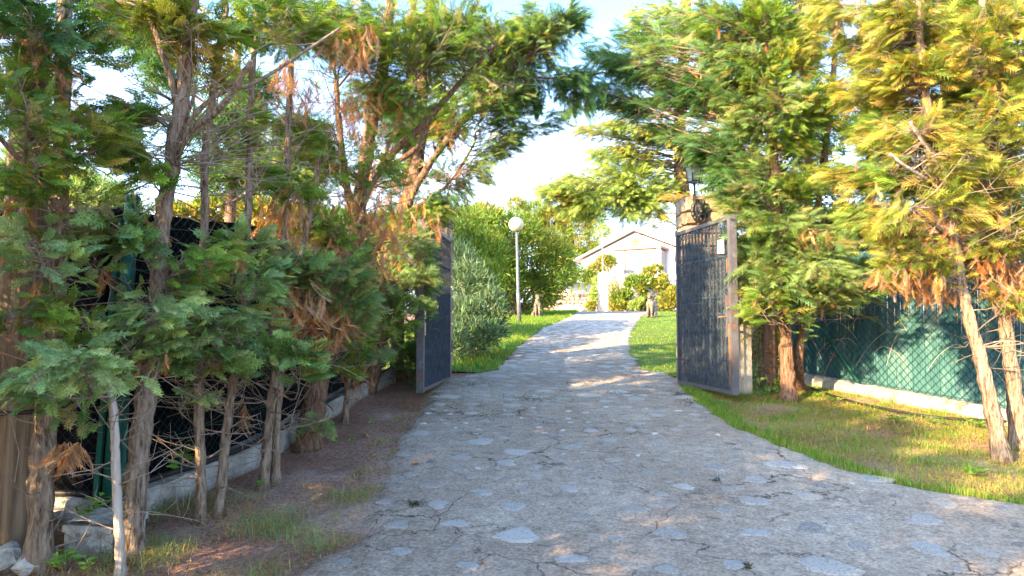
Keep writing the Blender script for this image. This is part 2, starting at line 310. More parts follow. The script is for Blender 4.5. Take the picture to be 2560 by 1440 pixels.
xl = edge(LP, yr) + jit(yr, 1); xr = edge(RP, yr) + jit(yr, 4)
X = xl[:, None] * (1 - t) + xr[:, None] * t; Y = np.repeat(yr[:, None], nc, 1)
Z = gz(X, Y) + .014 + .005 * np.sin(X * 2.1) * np.sin(Y * 1.7)
Z[:, 0] -= .04; Z[:, -1] -= .04
I = (np.arange(len(yr) - 1)[:, None] * nc + np.arange(nc - 1)[None]).ravel()
drive = obj_from('driveway', np.stack([X, Y, Z], -1).reshape(-1, 3), np.stack([I, I + 1, I + nc + 1, I + nc], 1), driveM, smooth=True); tag(drive, kind='structure')
def dz(x, y): return g1(x, y) + .014 + .005 * sin(x * 2.1) * sin(y * 1.7)

for nm, xa, xb, y0_, y1_ in (('lawn_ground', lambda y: edge(RP, y) - .05 + 0 * y, lambda y: 11 + 0 * y, 10.6, 36), ('lawn_ground', lambda y: -3.4 + 0 * y, lambda y: edge(LP, y) + .05, 11.0, 36)):
    yy = np.arange(y0_, y1_, .4); tt = np.linspace(0, 1, 24); Xg = xa(yy)[:, None] * (1 - tt) + xb(yy)[:, None] * tt; Yg = np.repeat(yy[:, None], 24, 1) + .08 * np.sin(Xg * 5)
    I = (np.arange(len(yy) - 1)[:, None] * 24 + np.arange(23)[None]).ravel()
    tag(obj_from(nm, np.stack([Xg, Yg, gz(Xg, Yg) + .003], -1).reshape(-1, 3), np.stack([I, I + 1, I + 25, I + 24], 1), turfM, smooth=True), kind='structure')
# flat stones set in the concrete
def stone_mesh(seed, elong):
    r = random.Random(seed); n = r.randint(9, 12); out = []; lob = [r.uniform(0, 6) for _ in range(3)]
    ang = sorted(r.uniform(0, 2 * pi) * .35 + 2 * pi * i / n * .65 + 2 * pi * i / n * .35 for i in range(n)); ang = [2 * pi * i / n + r.uniform(-.24, .24) for i in range(n)]
    for a in ang:
        q = (.92 + .13 * cos(2 * a + lob[0]) + .13 * cos(3 * a + lob[1])) * r.uniform(.82, 1.14); out.append((cos(a) * q * .5, sin(a) * q * .5 * elong))
    V = [(x, y, -.012) for x, y in out] + [(x * .985, y * .985, .004) for x, y in out] + [(x * .8, y * .8, .009 + r.uniform(-.002, .003)) for x, y in out] + [(r.uniform(-.08, .08), r.uniform(-.05, .05), .010)]
    Fc = []
    for k in (0, 1):
        Fc += [(k * n + i, k * n + (i + 1) % n, (k + 1) * n + (i + 1) % n, (k + 1) * n + i) for i in range(n)]
    Fc += [(2 * n + i, 2 * n + (i + 1) % n, 3 * n) for i in range(n)]
    me = bpy.data.meshes.new('paving_stone'); me.from_pydata(V, [], Fc); me.materials.append(stoneM); return me
SM = [stone_mesh(i, [.95, .8, .7, .62, .75][i % 5]) for i in range(22)]
spots = []
for x, y, wd in [(510,315,100),(655,670,170),(850,760,130),(215,730,100),(465,785,95),(200,628,90),(845,495,90),(1075,485,55),(1275,485,100),(640,560,110),(350,552,90),(895,605,90),(1230,665,120),(1550,660,120),(1470,780,110),(1820,790,190),(1945,710,110),(2180,610,150),(1910,605,120),(1550,540,130),(1090,572,90),(1020,683,70),(1545,458,90),(1400,412,110),(1650,402,160),(1750,520,120),(920,440,80),(1140,430,55),(1205,380,60),(1015,382,80),(810,385,65),(655,353,110),(610,395,85),(440,375,90),(520,505,90),(715,440,60),(680,500,70),(320,480,80),(225,365,60),(860,330,80),(755,235,90),(700,315,40),(1190,320,90),(1370,365,60),(1000,305,60),(930,270,60),(1245,270,60),(1115,245,60),(1060,183,60),(1190,183,55),(1180,212,70),(825,152,60),(1210,800,110),(2550,705,60),(2200,720,140),(1480,345,45),(610,257,50),(420,622,110),(480,445,70),(2000,455,110),(1330,300,70),(150,540,70),(620,210,50),(480,205,60),(530,235,50),(1430,575,90),(1760,640,110),(600,300,50)]:
    p = G(860 + x / 1.506, 900 + y / 1.506); ww = wd / 1.506 * p.y / F
    spots.append((p.x, p.y, ww * 1.08, random.uniform(-.35, .35)))
def free(x, y, r): return all((x - a) ** 2 + (y - b) ** 2 > (r + c * .5) ** 2 for a, b, c, _ in spots)
rs = random.Random(5); tries = 0
while len(spots) < 610 and tries < 90000:
    tries += 1; q = rs.random()
    y = rs.uniform(8.2, 20) if q < .52 else (rs.uniform(3.2, 8.4) if q < .74 else rs.uniform(20, 27))
    a, b_ = float(edge(LP, y)), float(edge(RP, y)); x = rs.uniform(a + .12, min(b_, 7) - .12)
    ww = rs.uniform(.16, .40) if y > 8.2 else rs.choice((rs.uniform(.05, .12), rs.uniform(.10, .24)))
    gap = .02 if y > 8.6 else .10
    if free(x, y, ww * .45 + gap): spots.append((x, y, ww, rs.uniform(-.5, .5)))
far = MB(); tilt = math.atan(.078)
near = sorted(range(len(spots)), key=lambda i: -spots[i][2] / spots[i][1] ** 1.5)
keep = set(near[:285])
for i, (x, y, ww, a) in enumerate(spots):
    me = SM[i % len(SM)]
    M = Matrix.Translation((x, y, dz(x, y) + .001)) @ Matrix.Rotation(tilt if y < 25 else .03, 4, 'X') @ Matrix.Rotation(a + (pi if i % 2 else 0), 4, 'Z') @ Matrix.Diagonal((ww, ww, random.uniform(.6, 1.0), 1))
    if i in keep:
        o = bpy.data.objects.new('paving_stone', me); COL.objects.link(o); o.parent = drive; o.matrix_basis = M
    else:
        far.add([M @ v.co for v in me.vertices], [tuple(p.vertices) for p in me.polygons])
tag(far.build('small_paving_stones', stoneM, drive), kind='stuff')
# moss patches on the drive by the gate and fallen leaves
# ------------------------------------------------------------------ leaves
def frames(Dv, Nv):
    Dv = Dv / np.linalg.norm(Dv, axis=1, keepdims=True)
    Yv = np.cross(Nv, Dv); Yv /= np.linalg.norm(Yv, axis=1, keepdims=True) + 1e-9
    Nn = np.cross(Dv, Yv); return np.stack([Dv, Yv, Nn], 2)     # columns
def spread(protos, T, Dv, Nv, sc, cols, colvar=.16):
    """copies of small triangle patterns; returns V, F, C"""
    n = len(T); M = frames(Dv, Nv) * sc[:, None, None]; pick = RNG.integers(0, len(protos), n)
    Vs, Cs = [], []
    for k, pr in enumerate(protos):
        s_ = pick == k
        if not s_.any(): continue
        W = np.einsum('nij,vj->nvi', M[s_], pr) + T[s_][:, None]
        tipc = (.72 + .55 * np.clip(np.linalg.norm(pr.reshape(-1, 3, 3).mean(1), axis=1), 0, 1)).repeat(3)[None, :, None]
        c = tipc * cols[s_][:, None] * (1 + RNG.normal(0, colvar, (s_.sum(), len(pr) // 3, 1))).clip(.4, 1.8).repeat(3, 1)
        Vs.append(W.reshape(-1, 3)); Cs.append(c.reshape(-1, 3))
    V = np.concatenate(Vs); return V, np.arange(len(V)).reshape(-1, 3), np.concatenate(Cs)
def spray(seed, fine=True, drop=.25):  # flat scale-leaf spray
    r = random.Random(seed); T = []
    def leaf(p, d, l, wd):
        q = np.array([-d[1], d[0]]); T.extend([p - q * wd / 2, p + q * wd / 2, p + d * l])
    NP = 9 if fine else 7
    leaf(np.array([0., 0]), np.array([1., 0]), 1.0, .03)
    for i in range(NP):
        for sd in (-1, 1):
            x = .06 + .86 * (i + (.5 if sd > 0 else 0)) / NP
            l = .46 * (1 - x) ** .7 * min(1, .45 + x * 2.2) * r.uniform(.75, 1.15); a = sd * radians(r.uniform(34, 50))
            d = np.array([cos(a), sin(a)]); p0 = np.array([x, 0.])
            if fine:
                leaf(p0, d, l * 1.05, .045); m = 1 if l < .16 else (2 if l < .34 else 3)
                for j in range(m):
                    for s2 in (-1, 1):
                        a2 = a + s2 * radians(r.uniform(28, 45)); pp = p0 + d * l * (j + .8) / (m + .8)
                        leaf(pp, np.array([cos(a2), sin(a2)]), .15 * (1 - .5 * j / m) * r.uniform(.7, 1.2), .045)
            else: leaf(p0, d, l * 1.3, .042); leaf(p0 + d * l * .25, np.array([cos(a * .15), sin(a * .15)]), l * .75, .036)
    A = np.array(T); out = np.zeros((len(A), 3)); out[:, :2] = A
    out[:, 2] = -drop * A[:, 0] ** 2 - .35 * A[:, 1] ** 2 + np.array([r.gauss(0, .008) for _ in range(len(A))])
    return out
FINE = [spray(i) for i in range(7)]; COARSE = [spray(20 + i, False) for i in range(6)]; DEADS = [spray(40 + i, False, .5) * np.array([1, .62, 1]) for i in range(5)]
NEEDLE = []
for i in range(4):
    r = random.Random(60 + i); T = []
    for k in range(14):
        x = k / 14; a = r.uniform(0, 2 * pi); e = r.uniform(.5, 1.0)
        d = np.array([cos(e), sin(e) * cos(a), sin(e) * sin(a)]) * r.uniform(.28, .42); p = np.array([x, 0, -.15 * x * x]); q = np.cross(d, [0, 0, 1.]) ; q = q / (np.linalg.norm(q) + 1e-6) * .03
        T += [p - q, p + q, p + d]
    NEEDLE.append(np.array(T))
LEAFP = [np.array([[0, 0, 0], [.45, .5, .06], [1, 0, -.05], [0, 0, 0], [1, 0, -.05], [.45, -.5, .06]], float) * np.array([1, w_, 1]) for w_ in (.5, .42)]
LONGP = [np.array([[0, 0, 0], [.4, .5, .02], [1, 0, -c], [0, 0, 0], [1, 0, -c], [.4, -.5, .02]], float) * np.array([1, .2, 1]) for c in (.05, .15, .25)]
PAL = {
 'cool': [(.14, .23, .07), (.18, .27, .08), (.12, .21, .085), (.22, .30, .08), (.12, .19, .05), (.24, .22, .08)],  # green of shaded foliage, the shade put into the leaf colour
 'mid': [(.13, .22, .03), (.18, .28, .035), (.10, .19, .03), (.21, .29, .05), (.24, .22, .05)],
 'gold': [(.25, .26, .035), (.33, .29, .045), (.17, .22, .035), (.38, .27, .06), (.14, .19, .03)],  # yellow of sunlit foliage, the sunlight put into the leaf colour
 'ole': [(.10, .17, .11), (.14, .21, .13), (.08, .15, .09), (.19, .25, .12)],
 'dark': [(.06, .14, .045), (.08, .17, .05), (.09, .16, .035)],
 'pale': [(.24, .34, .13), (.30, .38, .14), (.20, .30, .12), (.34, .38, .12), (.17, .25, .09)],
 'cedar': [(.28, .38, .08), (.34, .42, .09), (.24, .34, .09), (.36, .42, .12)],
 'brown': [(.40, .16, .055), (.48, .22, .08), (.30, .12, .05), (.50, .28, .13), (.36, .23, .15)],
 'mix': [(.07, .16, .03), (.10, .20, .035), (.055, .13, .03), (.12, .21, .05), (.20, .15, .05)],
}
def pal(name, n):
    a = np.array(PAL[name]); return a[RNG.integers(0, len(a), n)] * RNG.uniform(.72, 1.28, (n, 1)) * RNG.uniform(.93, 1.07, (n, 3))
def unit(v): return v / (np.linalg.norm(v) + 1e-9)

DENS = .80; SZ = .64
class Tree:
    """trunk(s), limbs, fine branches, live crown, dead foliage"""
    def __init__(s, name, label, cat='tree', group=None, base=None, bark=None):
        s.T = []; s.name = name; s.label = label; s.cat = cat; s.group = group; s.bark = bark or barkM
        s.trunks = []; s.br = MB(); s.sp = []; s.dead = []; s.root = None; s.base = base; s.limbs = []
    def trunk(s, pts, r0, r1, part='trunk', mat=None):
        c = spline(pts, 9); m = len(c); c = c + RNG.normal(0, r0 * .05, c.shape)
        c[0, 2] -= .05
        ph = [random.uniform(0, 6) for _ in range(4)]
        rad = [(r0 + (r1 - r0) * (i / (m - 1)) ** .9) * (1 + (.55 * math.exp(-i * 1.1) if part == 'trunk' else 0)) * (1 + .06 * math.sin(i * 1.3 + r0 * 90)) for i in range(m)]
        s.T.append((c, rad)); s.trunks.append((c, rad, part, mat, ph)); return c
    def start(s, tip, rise=.35):
        best = None
        for c, rad in s.T:
            hd = np.hypot(c[:, 0] - tip[0], c[:, 1] - tip[1]); want = tip[2] - rise * hd
            e = np.abs(c[:, 2] - want) + hd * .5; i = int(np.argmin(e + RNG.uniform(0, .35, len(c))))
            if best is None or e[i] < best[0]: best = (e[i], c[i], rad[i])
        return best[1], best[2]
    def bough(s, tip, fan=.45, n=26, style='mid', size=.26, dead=0, rise=.35, droop=.25, fine=True, protos=None, wood=True, flat=1):
        tip = np.array(tip, float); p0, r0 = s.start(tip, rise); Lb = np.linalg.norm(tip - p0)
        if Lb < .05: return
        mid = (p0 + tip) / 2 + np.array([0, 0, -.10 * Lb * RNG.uniform(-.5, 1)]) + RNG.normal(0, .05 * Lb, 3)
        c = spline([p0, mid, tip], 4)
        if wood: s.br.tube(c, list(np.linspace(min(r0 * .5, .004 + .007 * Lb), .0025, len(c))), 4, False)
        ax = unit(tip - mid); side = unit(np.cross(ax, [0, 0, 1.]) + 1e-6)
        sideT = unit(side * 1 + np.array([0, 0, 1]) * RNG.normal(0, .35))
        back = min(.85 * Lb, fan * 1.6)
        for k in range(n):
            u = RNG.random() ** .8; q = tip - ax * back * (1 - u) 
            lat = RNG.uniform(-1, 1) * fan * (1.05 - .75 * u); q = q + sideT * lat + np.array([0, 0, RNG.normal(0, fan * .14 * flat) - (.25 * lat * lat if flat < 1 else 0)]) 
            d = ax * (.9) + sideT * np.sign(lat) * RNG.uniform(.2, .9) + RNG.normal(0, .25, 3) + np.array([0, 0, -droop])
            nrm = np.array([0, 0, .7]) + RNG.normal(0, .5 * flat, 3) + np.array([-.15, -.45, 0])
            s.sp.append((q, d, nrm, SZ * size * RNG.choice([.55, .8, 1., 1.25, 1.5], p=[.2, .25, .25, .2, .1]) * RNG.uniform(.85, 1.15), style))
            if wood and k % 3 == 0:
                ap = tip - ax * min(back, abs(lat) + back * (1 - u)); s.br.tube([ap, (ap + q) / 2 + RNG.normal(0, .02, 3), q], [.003, .0025, .0015], 3, False)
        for k in range(int(round(dead * 3 + .2))):
            u = RNG.random(); q = p0 + (tip - p0) * (.25 + .55 * u) + RNG.normal(0, .10, 3)
            s.dead.append((q, np.array([0, 0, -1.]) + RNG.normal(0, .35, 3) + ax * .3, RNG.normal(0, 1, 3), size * RNG.uniform(.45, .8), 'brown'))
    def blob(s, px, py, rx, ry, D, n, rd=.5, fan=.4, ns=24, style='mid', **k):
        sh = .6 * fan * F / D; rx = max(.3 * rx, rx - sh); ry = max(.3 * ry, ry - sh * .7)
        n = int(math.ceil(n * DENS)); ns = int(ns * (1.45 if D < 5.2 else 1.75))
        for _ in range(n):
            a = RNG.uniform(0, 2 * pi); q = math.sqrt(RNG.random()); d = D + RNG.uniform(-rd, rd)
            s.bough(P(px + cos(a) * q * rx, py + sin(a) * q * ry, d), fan, ns, style, **k)
    def deadblob(s, px, py, rx, ry, D, n, rd=.25, size=.22, style='brown'):
        for _ in range(int(n * 3.0)):
            a = RNG.uniform(0, 2 * pi); q = math.sqrt(RNG.random())
            p = np.array(P(px + cos(a) * q * rx, py + sin(a) * q * ry, D + RNG.uniform(-rd, rd)))
            s.dead.append((p, np.array([0, 0, -1.]) + RNG.normal(0, .35, 3), RNG.normal(0, 1, 3), size * RNG.uniform(.6, 1.2), style))
    def twigs(s, z0, z1, n, ln=.8, r=.005, bias=(0, -.3, 0), pale=False):
        for _ in range(n):
            c, rad = s.T[RNG.integers(0, len(s.T))]; z = RNG.uniform(z0, z1)
            i = int(np.argmin(np.abs(c[:, 2] - z))); p = c[i]; a = RNG.uniform(0, 2 * pi)
            d = unit(np.array([cos(a), sin(a), RNG.uniform(-.25, .7)]) + np.array(bias)); l = ln * RNG.uniform(.35, 1.1)
            pts = [p]; dd = d
            for j in range(5): dd = unit(dd + RNG.normal(0, .16, 3) + np.array([0, 0, .03])); pts.append(pts[-1] + dd * l / 5)
            s.br.tube(pts, list(np.linspace(r * RNG.uniform(.7, 1.3), .0014, 6)), 4, False)
            for j in range(RNG.integers(1, 5)):
                k = RNG.integers(1, 5); e = unit(dd + RNG.normal(0, .6, 3)); q = pts[k]; l2 = l * RNG.uniform(.2, .5)
                s.br.tube([q, q + e * l2 * .5 + RNG.normal(0, .02, 3), q + e * l2 + RNG.normal(0, .03, 3)], [.0028, .002, .0012], 3, False)
    def finish(s, fine=True, protos=None):
        b = s.base if s.base is not None else Vector(s.trunks[0][0][0]) + Vector((0, 0, .05))
        s.root = thing(s.name, s.label, s.cat, b, 0, s.group)
        for c, rad, part, mat, ph in s.trunks:
            mb = MB(); n = 12 if rad[0] > .02 else 7
            mb.tube(c, rad, n, True, lambda i, k: 1 + .10 * sin(k * 2.4 + ph[0] + i * .15) + .06 * sin(k * 4.7 + ph[1] - i * .3) + random.uniform(-.09, .09))
            mb.build(part, mat or s.bark, s.root, True)
        if s.br.V: s.br.build('branches', twigM, s.root)
        for nm, lst, mat, pr in (('crown', s.sp, leafM, protos or (FINE if fine else COARSE)), ('dead_foliage', s.dead, deadM, DEADS)):
            if not lst: continue
            T = np.array([e[0] for e in lst]); D_ = np.array([e[1] for e in lst]); Nn = np.array([e[2] for e in lst]); sc = np.array([e[3] for e in lst])
            cols = np.zeros((len(lst), 3)); st = np.array([e[4] for e in lst])
            for k in set(st): cols[st == k] = pal(k, int((st == k).sum()))
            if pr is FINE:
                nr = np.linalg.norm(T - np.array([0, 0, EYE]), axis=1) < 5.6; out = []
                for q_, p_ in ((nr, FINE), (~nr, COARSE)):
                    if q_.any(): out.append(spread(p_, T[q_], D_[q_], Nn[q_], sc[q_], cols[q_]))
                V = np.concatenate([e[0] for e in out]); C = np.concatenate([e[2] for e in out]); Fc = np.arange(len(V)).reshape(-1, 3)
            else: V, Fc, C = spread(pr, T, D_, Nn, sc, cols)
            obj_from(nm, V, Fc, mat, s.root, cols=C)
        return s.root

# ------------------------------------------------------------------ gate pillars
def pillar(label, x0, x1, y0, y1, z1):
    b = on((x0 + x1) / 2, (y0 + y1) / 2); t = thing('stone_pillar', label, 'pillar', b)
    MB().box((x0 + .03, y0 + .03, b.z - .15), (x1 - .03, y1 - .03, z1 - .06)).build('core', mortarM, t)
    r = random.Random(int(abs(x0) * 100)); z = b.z - .1
    while z < z1 - .02:
        h = r.uniform(.12, .26); h = min(h, z1 - z) if z1 - z - h > .08 else z1 - z
        for (ax, fa, fb, pos) in ((0, x0, x1, y0), (1, y0, y1, x0 if x0 > 0 else x1)):
            k = r.choice((1, 2, 2)) if ax == 0 else 2; cuts = [fa] + sorted(r.uniform(fa + .15, fb - .15) for _ in range(k - 1)) + [fb]
            for i in range(k):
                a, c = cuts[i] + .008, cuts[i + 1] - .008; pr = r.uniform(.0, .03); m = MB(); sg = -1 if (ax == 0 or x0 > 0) else 1
                q = [(a, z + .008), (c, z + .008 + r.uniform(0, .02)), (c - r.uniform(0, .02), z + h - .008), (a + r.uniform(0, .02), z + h - .008 - r.uniform(0, .015))]
                cu = (sum(u for u, _ in q) / 4, sum(v for _, v in q) / 4)
                lay = [(.05, 1.0), (-pr * .4, 1.0), (-pr - .008, .84)]
                V = []
                for dd, s_ in lay:
                    for u, v in q:
                        uu, vv = cu[0] + (u - cu[0]) * s_, cu[1] + (v - cu[1]) * s_
                        V.append((uu, pos + dd, vv) if ax == 0 else (pos - sg * 0 + (dd if x0 > 0 else -dd), uu, vv))
                m.add(V, [(j + 4 * l, (j + 1) % 4 + 4 * l, (j + 1) % 4 + 4 * l + 4, j + 4 * l + 4) for l in (0, 1) for j in range(4)] + [(8, 9, 10, 11)])
                m.build('stone', pstoneM, t)
        z += h
    m = MB(); m.box((x0 - .01, y0 - .01, z1 - .07), (x1 + .01, y1 + .01, z1)); m.build('cap', pstoneM, t)
    return t
pillar('stone gate pillar behind the right gate leaf, under the lantern', 2.60, 3.14, 10.2, 10.75, 3.56)
pillar('stone gate pillar behind the left gate leaf, half hidden by branches', -1.55, -1.0, 10.78, 11.33, 3.5)

def remesh(o, vox, sm=2):
    m = o.modifiers.new('r', 'REMESH'); m.mode = 'VOXEL'; m.voxel_size = vox; m.use_smooth_shade = True
    s_ = o.modifiers.new('s', 'SMOOTH'); s_.iterations = sm; s_.factor = .5
# black iron lion-head plaque
pq = P(1748, 527, 10.14); t = thing('door_plaque', 'black iron animal-head plaque mounted on the right stone pillar', 'plaque', pq)
m = MB(); c = Vector(pq)
m.ball(c, (.105, .04, .15), 14, 8)
for k in range(14):
    a = 2 * pi * k / 14; m.ball(c + Vector((cos(a) * .10, -.01, sin(a) * .135)), (.038, .035, .048), 8, 5)
m.ball(c + Vector((0, -.05, .03)), (.062, .06, .08), 10, 6); m.ball(c + Vector((0, -.10, -.03)), (.036, .05, .045), 10, 6); m.ball(c + Vector((0, -.075, -.075)), (.03, .03, .025), 8, 5)
for s_ in (-1, 1): m.ball(c + Vector((s_ * .065, -.03, .13)), (.024, .02, .04), 8, 5); m.ball(c + Vector((s_ * .03, -.095, .035)), (.017, .015, .010), 8, 5)
o = m.build('head', blackM, t, True); remesh(o, .008, 1)
m = MB(); m.tube([c + Vector((sin(a) * .055, -.10 - .02 * (1 - cos(a)), -.125 - .055 * cos(a) + .0)) for a in np.linspace(0, 2 * pi, 18)], .008, 6, False); m.build('ring', blackM, t, True)
# lantern
lc = P(1736, 436, 10.47); t = thing('lantern', 'white-paned black iron lantern on top of the right gate pillar', 'lantern', (lc.x, lc.y, 3.56))
MB().tube([(lc.x, lc.y, 3.54), (lc.x, lc.y, 3.60), (lc.x, lc.y, 3.61), (lc.x, lc.y, lc.z - .13)], [.05, .05, .016, .016], 8).build('stem', blackM, t)
m = MB(); g = MB(); zb, zt = lc.z - .12, lc.z + .15
for k in range(6):
    a, b_ = 2 * pi * k / 6, 2 * pi * (k + 1) / 6; A = Vector((cos(a), sin(a), 0)); B = Vector((cos(b_), sin(b_), 0)); C0 = Vector((lc.x, lc.y, 0))
    p0, p1 = C0 + A * .10 + Vector((0, 0, zb)), C0 + A * .15 + Vector((0, 0, zt)); q0, q1 = C0 + B * .10 + Vector((0, 0, zb)), C0 + B * .15 + Vector((0, 0, zt))
    m.bar(p0, p1, .012); m.bar(p0, q0, .014); m.bar(p1, q1, .018); m.bar(p1, C0 + Vector((0, 0, zt + .14)), .012)
    obj_from('pane', [p0 * 1, q0, q1, p1], [(0, 1, 2, 3)], lglassM, t)
    m.add([p1, q1, C0 + Vector((0, 0, zt + .14))], [(0, 1, 2)])
m.ball((lc.x, lc.y, zt + .16), .025, 8, 5); m.build('frame', blackM, t)

# ------------------------------------------------------------------ gate leaves
def gate(label, hinge, free, z0, z1, lockside):
    h = Vector((hinge[0], hinge[1], 0)); f = Vector((free[0], free[1], 0)); u = (f - h).normalized(); Wd = (f - h).length; nrm = Vector((-u.y, u.x, 0))
    if nrm.x * (-h.x) < 0: nrm = -nrm                       # towards the drive
    t = thing('gate_leaf', label, 'gate', (hinge[0], hinge[1], z0))
    def p(a, z, d=0): return h + u * a + nrm * d + Vector((0, 0, z))
    up = nrm
    MB().bar(p(.025, z0), p(.025, z1), .05, .05, up).build('stile', steelM, t)
    MB().bar(p(Wd - .045, z0), p(Wd - .045, z1), .07, .09, up).build('stile', steelM, t)
    MB().bar(p(.05, z1 - .0255), p(Wd - .09, z1 - .0255), .045, .05).build('top_rail', steelM, t)
    MB().bar(p(.05, z0 + .03), p(Wd - .09, z0 + .03), .05, .055).build('bottom_rail', steelM, t)
    for zz in (z0 + .99, z0 + 1.21, z0 + 1.72): MB().bar(p(.05, zz), p(Wd - .09, zz), .014, .028, Vector((0, 0, 1))).build('rail', ironM, t)
    nb = 15
    for i in range(nb):
        a = .05 + (Wd - .14) * (i + .5) / nb; MB().bar(p(a, z0 + .055, .0), p(a, z1 - .05, 0), .016, .016, nrm).build('bar', ironM, t)
    sc = MB(); stp = (Wd - .14) / nb
    for i in range(nb + 1):
        a = .05 + stp * i
        for j in range(15):
            zc = z0 + .13 + j * .14; r_ = min(.034, stp * .42)
            if i in (0, nb): continue
            sc.tube([p(a + cos(q) * r_ * (1 - .25 * (q / 6.3)), zc + sin(q) * .045 * (1 - .3 * q / 6.3), .012) for q in np.linspace(-.5, 5.3, 9)], .0055, 4, False)
    tag(sc.build('scrollwork', ironM, t), kind='stuff')
    w_ = MB(); step = .036
    wd0, wd1, h0, h1 = .05, Wd - .09, z0 + .055, z1 - .05
    for sgn in (1, -1):
        k = -int((h1 - h0) / step) - 1
        while k * step < (wd1 - wd0) + (h1 - h0):
            a0 = k * step; seg = []
            # line a = a0 + sgn*(z)
            if sgn == 1: za, zb2 = max(0, -a0), min(h1 - h0, (wd1 - wd0) - a0); f_ = lambda z: a0 + z
            else: za, zb2 = max(0, a0 - (wd1 - wd0)), min(h1 - h0, a0); f_ = lambda z: a0 - z
            if zb2 > za + .01: w_.tube([p(wd0 + f_(za), h0 + za, .03), p(wd0 + f_(zb2), h0 + zb2, .03)], .0022, 3, False)
            k += 1
    tag(w_.build('wire_mesh', netwM, t), kind='stuff')
    V, Fc = [], []; na, nzz = 14, 20
    for j in range(nzz + 1):
        for i in range(na + 1): V.append(p(wd0 + (wd1 - wd0) * i / na, h0 + (h1 - h0) * j / nzz, -.025 + random.uniform(-.006, .006)))
    Fc = [(j * (na + 1) + i, j * (na + 1) + i + 1, (j + 1) * (na + 1) + i + 1, (j + 1) * (na + 1) + i) for j in range(nzz) for i in range(na)]
    obj_from('netting', V, Fc, netM, t)
    return t, p, Wd, nrm, z0
ZG0, ZG1 = .765, 2.97
t, p, Wd, nrm, z0 = gate('open left gate leaf of dark scrolled ironwork, brass lock on its edge', (-.985, 10.72), (-1.16, 8.62), ZG0, ZG1, 0)
MB().bar(p(Wd - .045, z0 + .93, .055), p(Wd - .045, z0 + 1.16, .055), .07, .012, nrm).build('lock_plate', brassM, t)
MB().tube([p(Wd - .05, z0 + 1.09, .06), p(Wd - .05, z0 + 1.09, .11), p(Wd - .13, z0 + 1.09, .115)], .010, 8).build('handle', steelM, t)
MB().bar(p(Wd - .05, z0 + .72, .055), p(Wd - .05, z0 + .88, .055), .02, .015, nrm).build('bolt', brassM, t)
t, p, Wd, nrm, z0 = gate('open right gate leaf of dark scrolled ironwork, small pale plate near its top', (2.425, 9.98), (2.72, 8.33), ZG0, ZG1, 1)
m = MB(); a0, a1, b0, b1 = Wd - .36, Wd - .17, z0 + 1.74, z0 + 1.93
m.add([p(a, z, d) for d in (.036, .042) for a, z in ((a0, b0 + .02), (a1, b0), (a1 - .01, b1), (a0 + .01, b1 + .0))], [(0, 1, 2, 3), (4, 5, 6, 7), (0, 1, 5, 4), (1, 2, 6, 5), (2, 3, 7, 6), (3, 0, 4, 7)]); m.build('plate', tagM, t)
MB().bar(p(Wd - .125, z0 + 1.50, .02), p(Wd - .125, z0 + 1.68, .02), .02, .03, nrm).build('hasp', rustM, t)
MB().bar(p(Wd - .10, z0 + .70, .05), p(Wd - .10, z0 + 1.22, .05), .05, .02, nrm).build('lock_case', steelM, t)
MB().bar(p(Wd - .06, z0 + .12, .048), p(Wd - .06, z0 + .86, .048), .03, .012, nrm).build('rust_strip', rustM, t)
MB().tube([p(Wd - .10, z0 + .95, .06), p(Wd - .10, z0 + .95, .11), p(Wd - .20, z0 + .95, .115)], .011, 8).build('handle', rustM, t)

# ------------------------------------------------------------------ posts behind the right gate leaf
b = G(1872, 985); x0, y0 = b.x - .28, b.y; zt = P(1872, 678, y0).z
t = thing('concrete_post', 'ribbed concrete panel post between the right gate leaf and the wooden post', 'post', on(x0 + .16, y0))
MB().prism([(x0, y0 + .04), (x0 + .10, y0 + .04), (x0 + .12, y0 + .07), (x0 + .20, y0 + .07), (x0 + .22, y0), (x0 + .33, y0), (x0 + .34, y0 + .22), (x0, y0 + .22)], b.z - .2, zt).build('panel', panelM, t)
MB().box((x0 + .02, y0 + .015, zt - .5), (x0 + .17, y0 + .038, zt - .05)).build('backplate', panelM, t)
q = thing('meter_box', 'weathered grey meter box fixed high on the concrete post', 'box', (x0 + .12, y0, zt - .6))
MB().box((x0 + .01, y0 - .10, zt - .62), (x0 + .19, y0 + .036, zt + .02)).build('case', boxM, q)
MB().box((x0 + .035, y0 - .112, zt - .56), (x0 + .165, y0 - .102, zt - .27)).build('door', panelM, q)
MB().box((x0 + .035, y0 - .106, zt - .22), (x0 + .165, y0 - .102, zt - .03)).build('window', trimM, q)
b = G(1920, 968); zt = P(1920, 640, b.y).z
m = MB(); m.tube([(b.x, b.y, b.z - .1), (b.x + .01, b.y, b.z + .8), (b.x, b.y, zt)], [.135, .13, .125], 14); o = m.build('wooden_post', woodM, None, True)
tag(o, 'thick reddish wooden post with ivy, right of the concrete post', 'post'); WPOST = Vector(b)

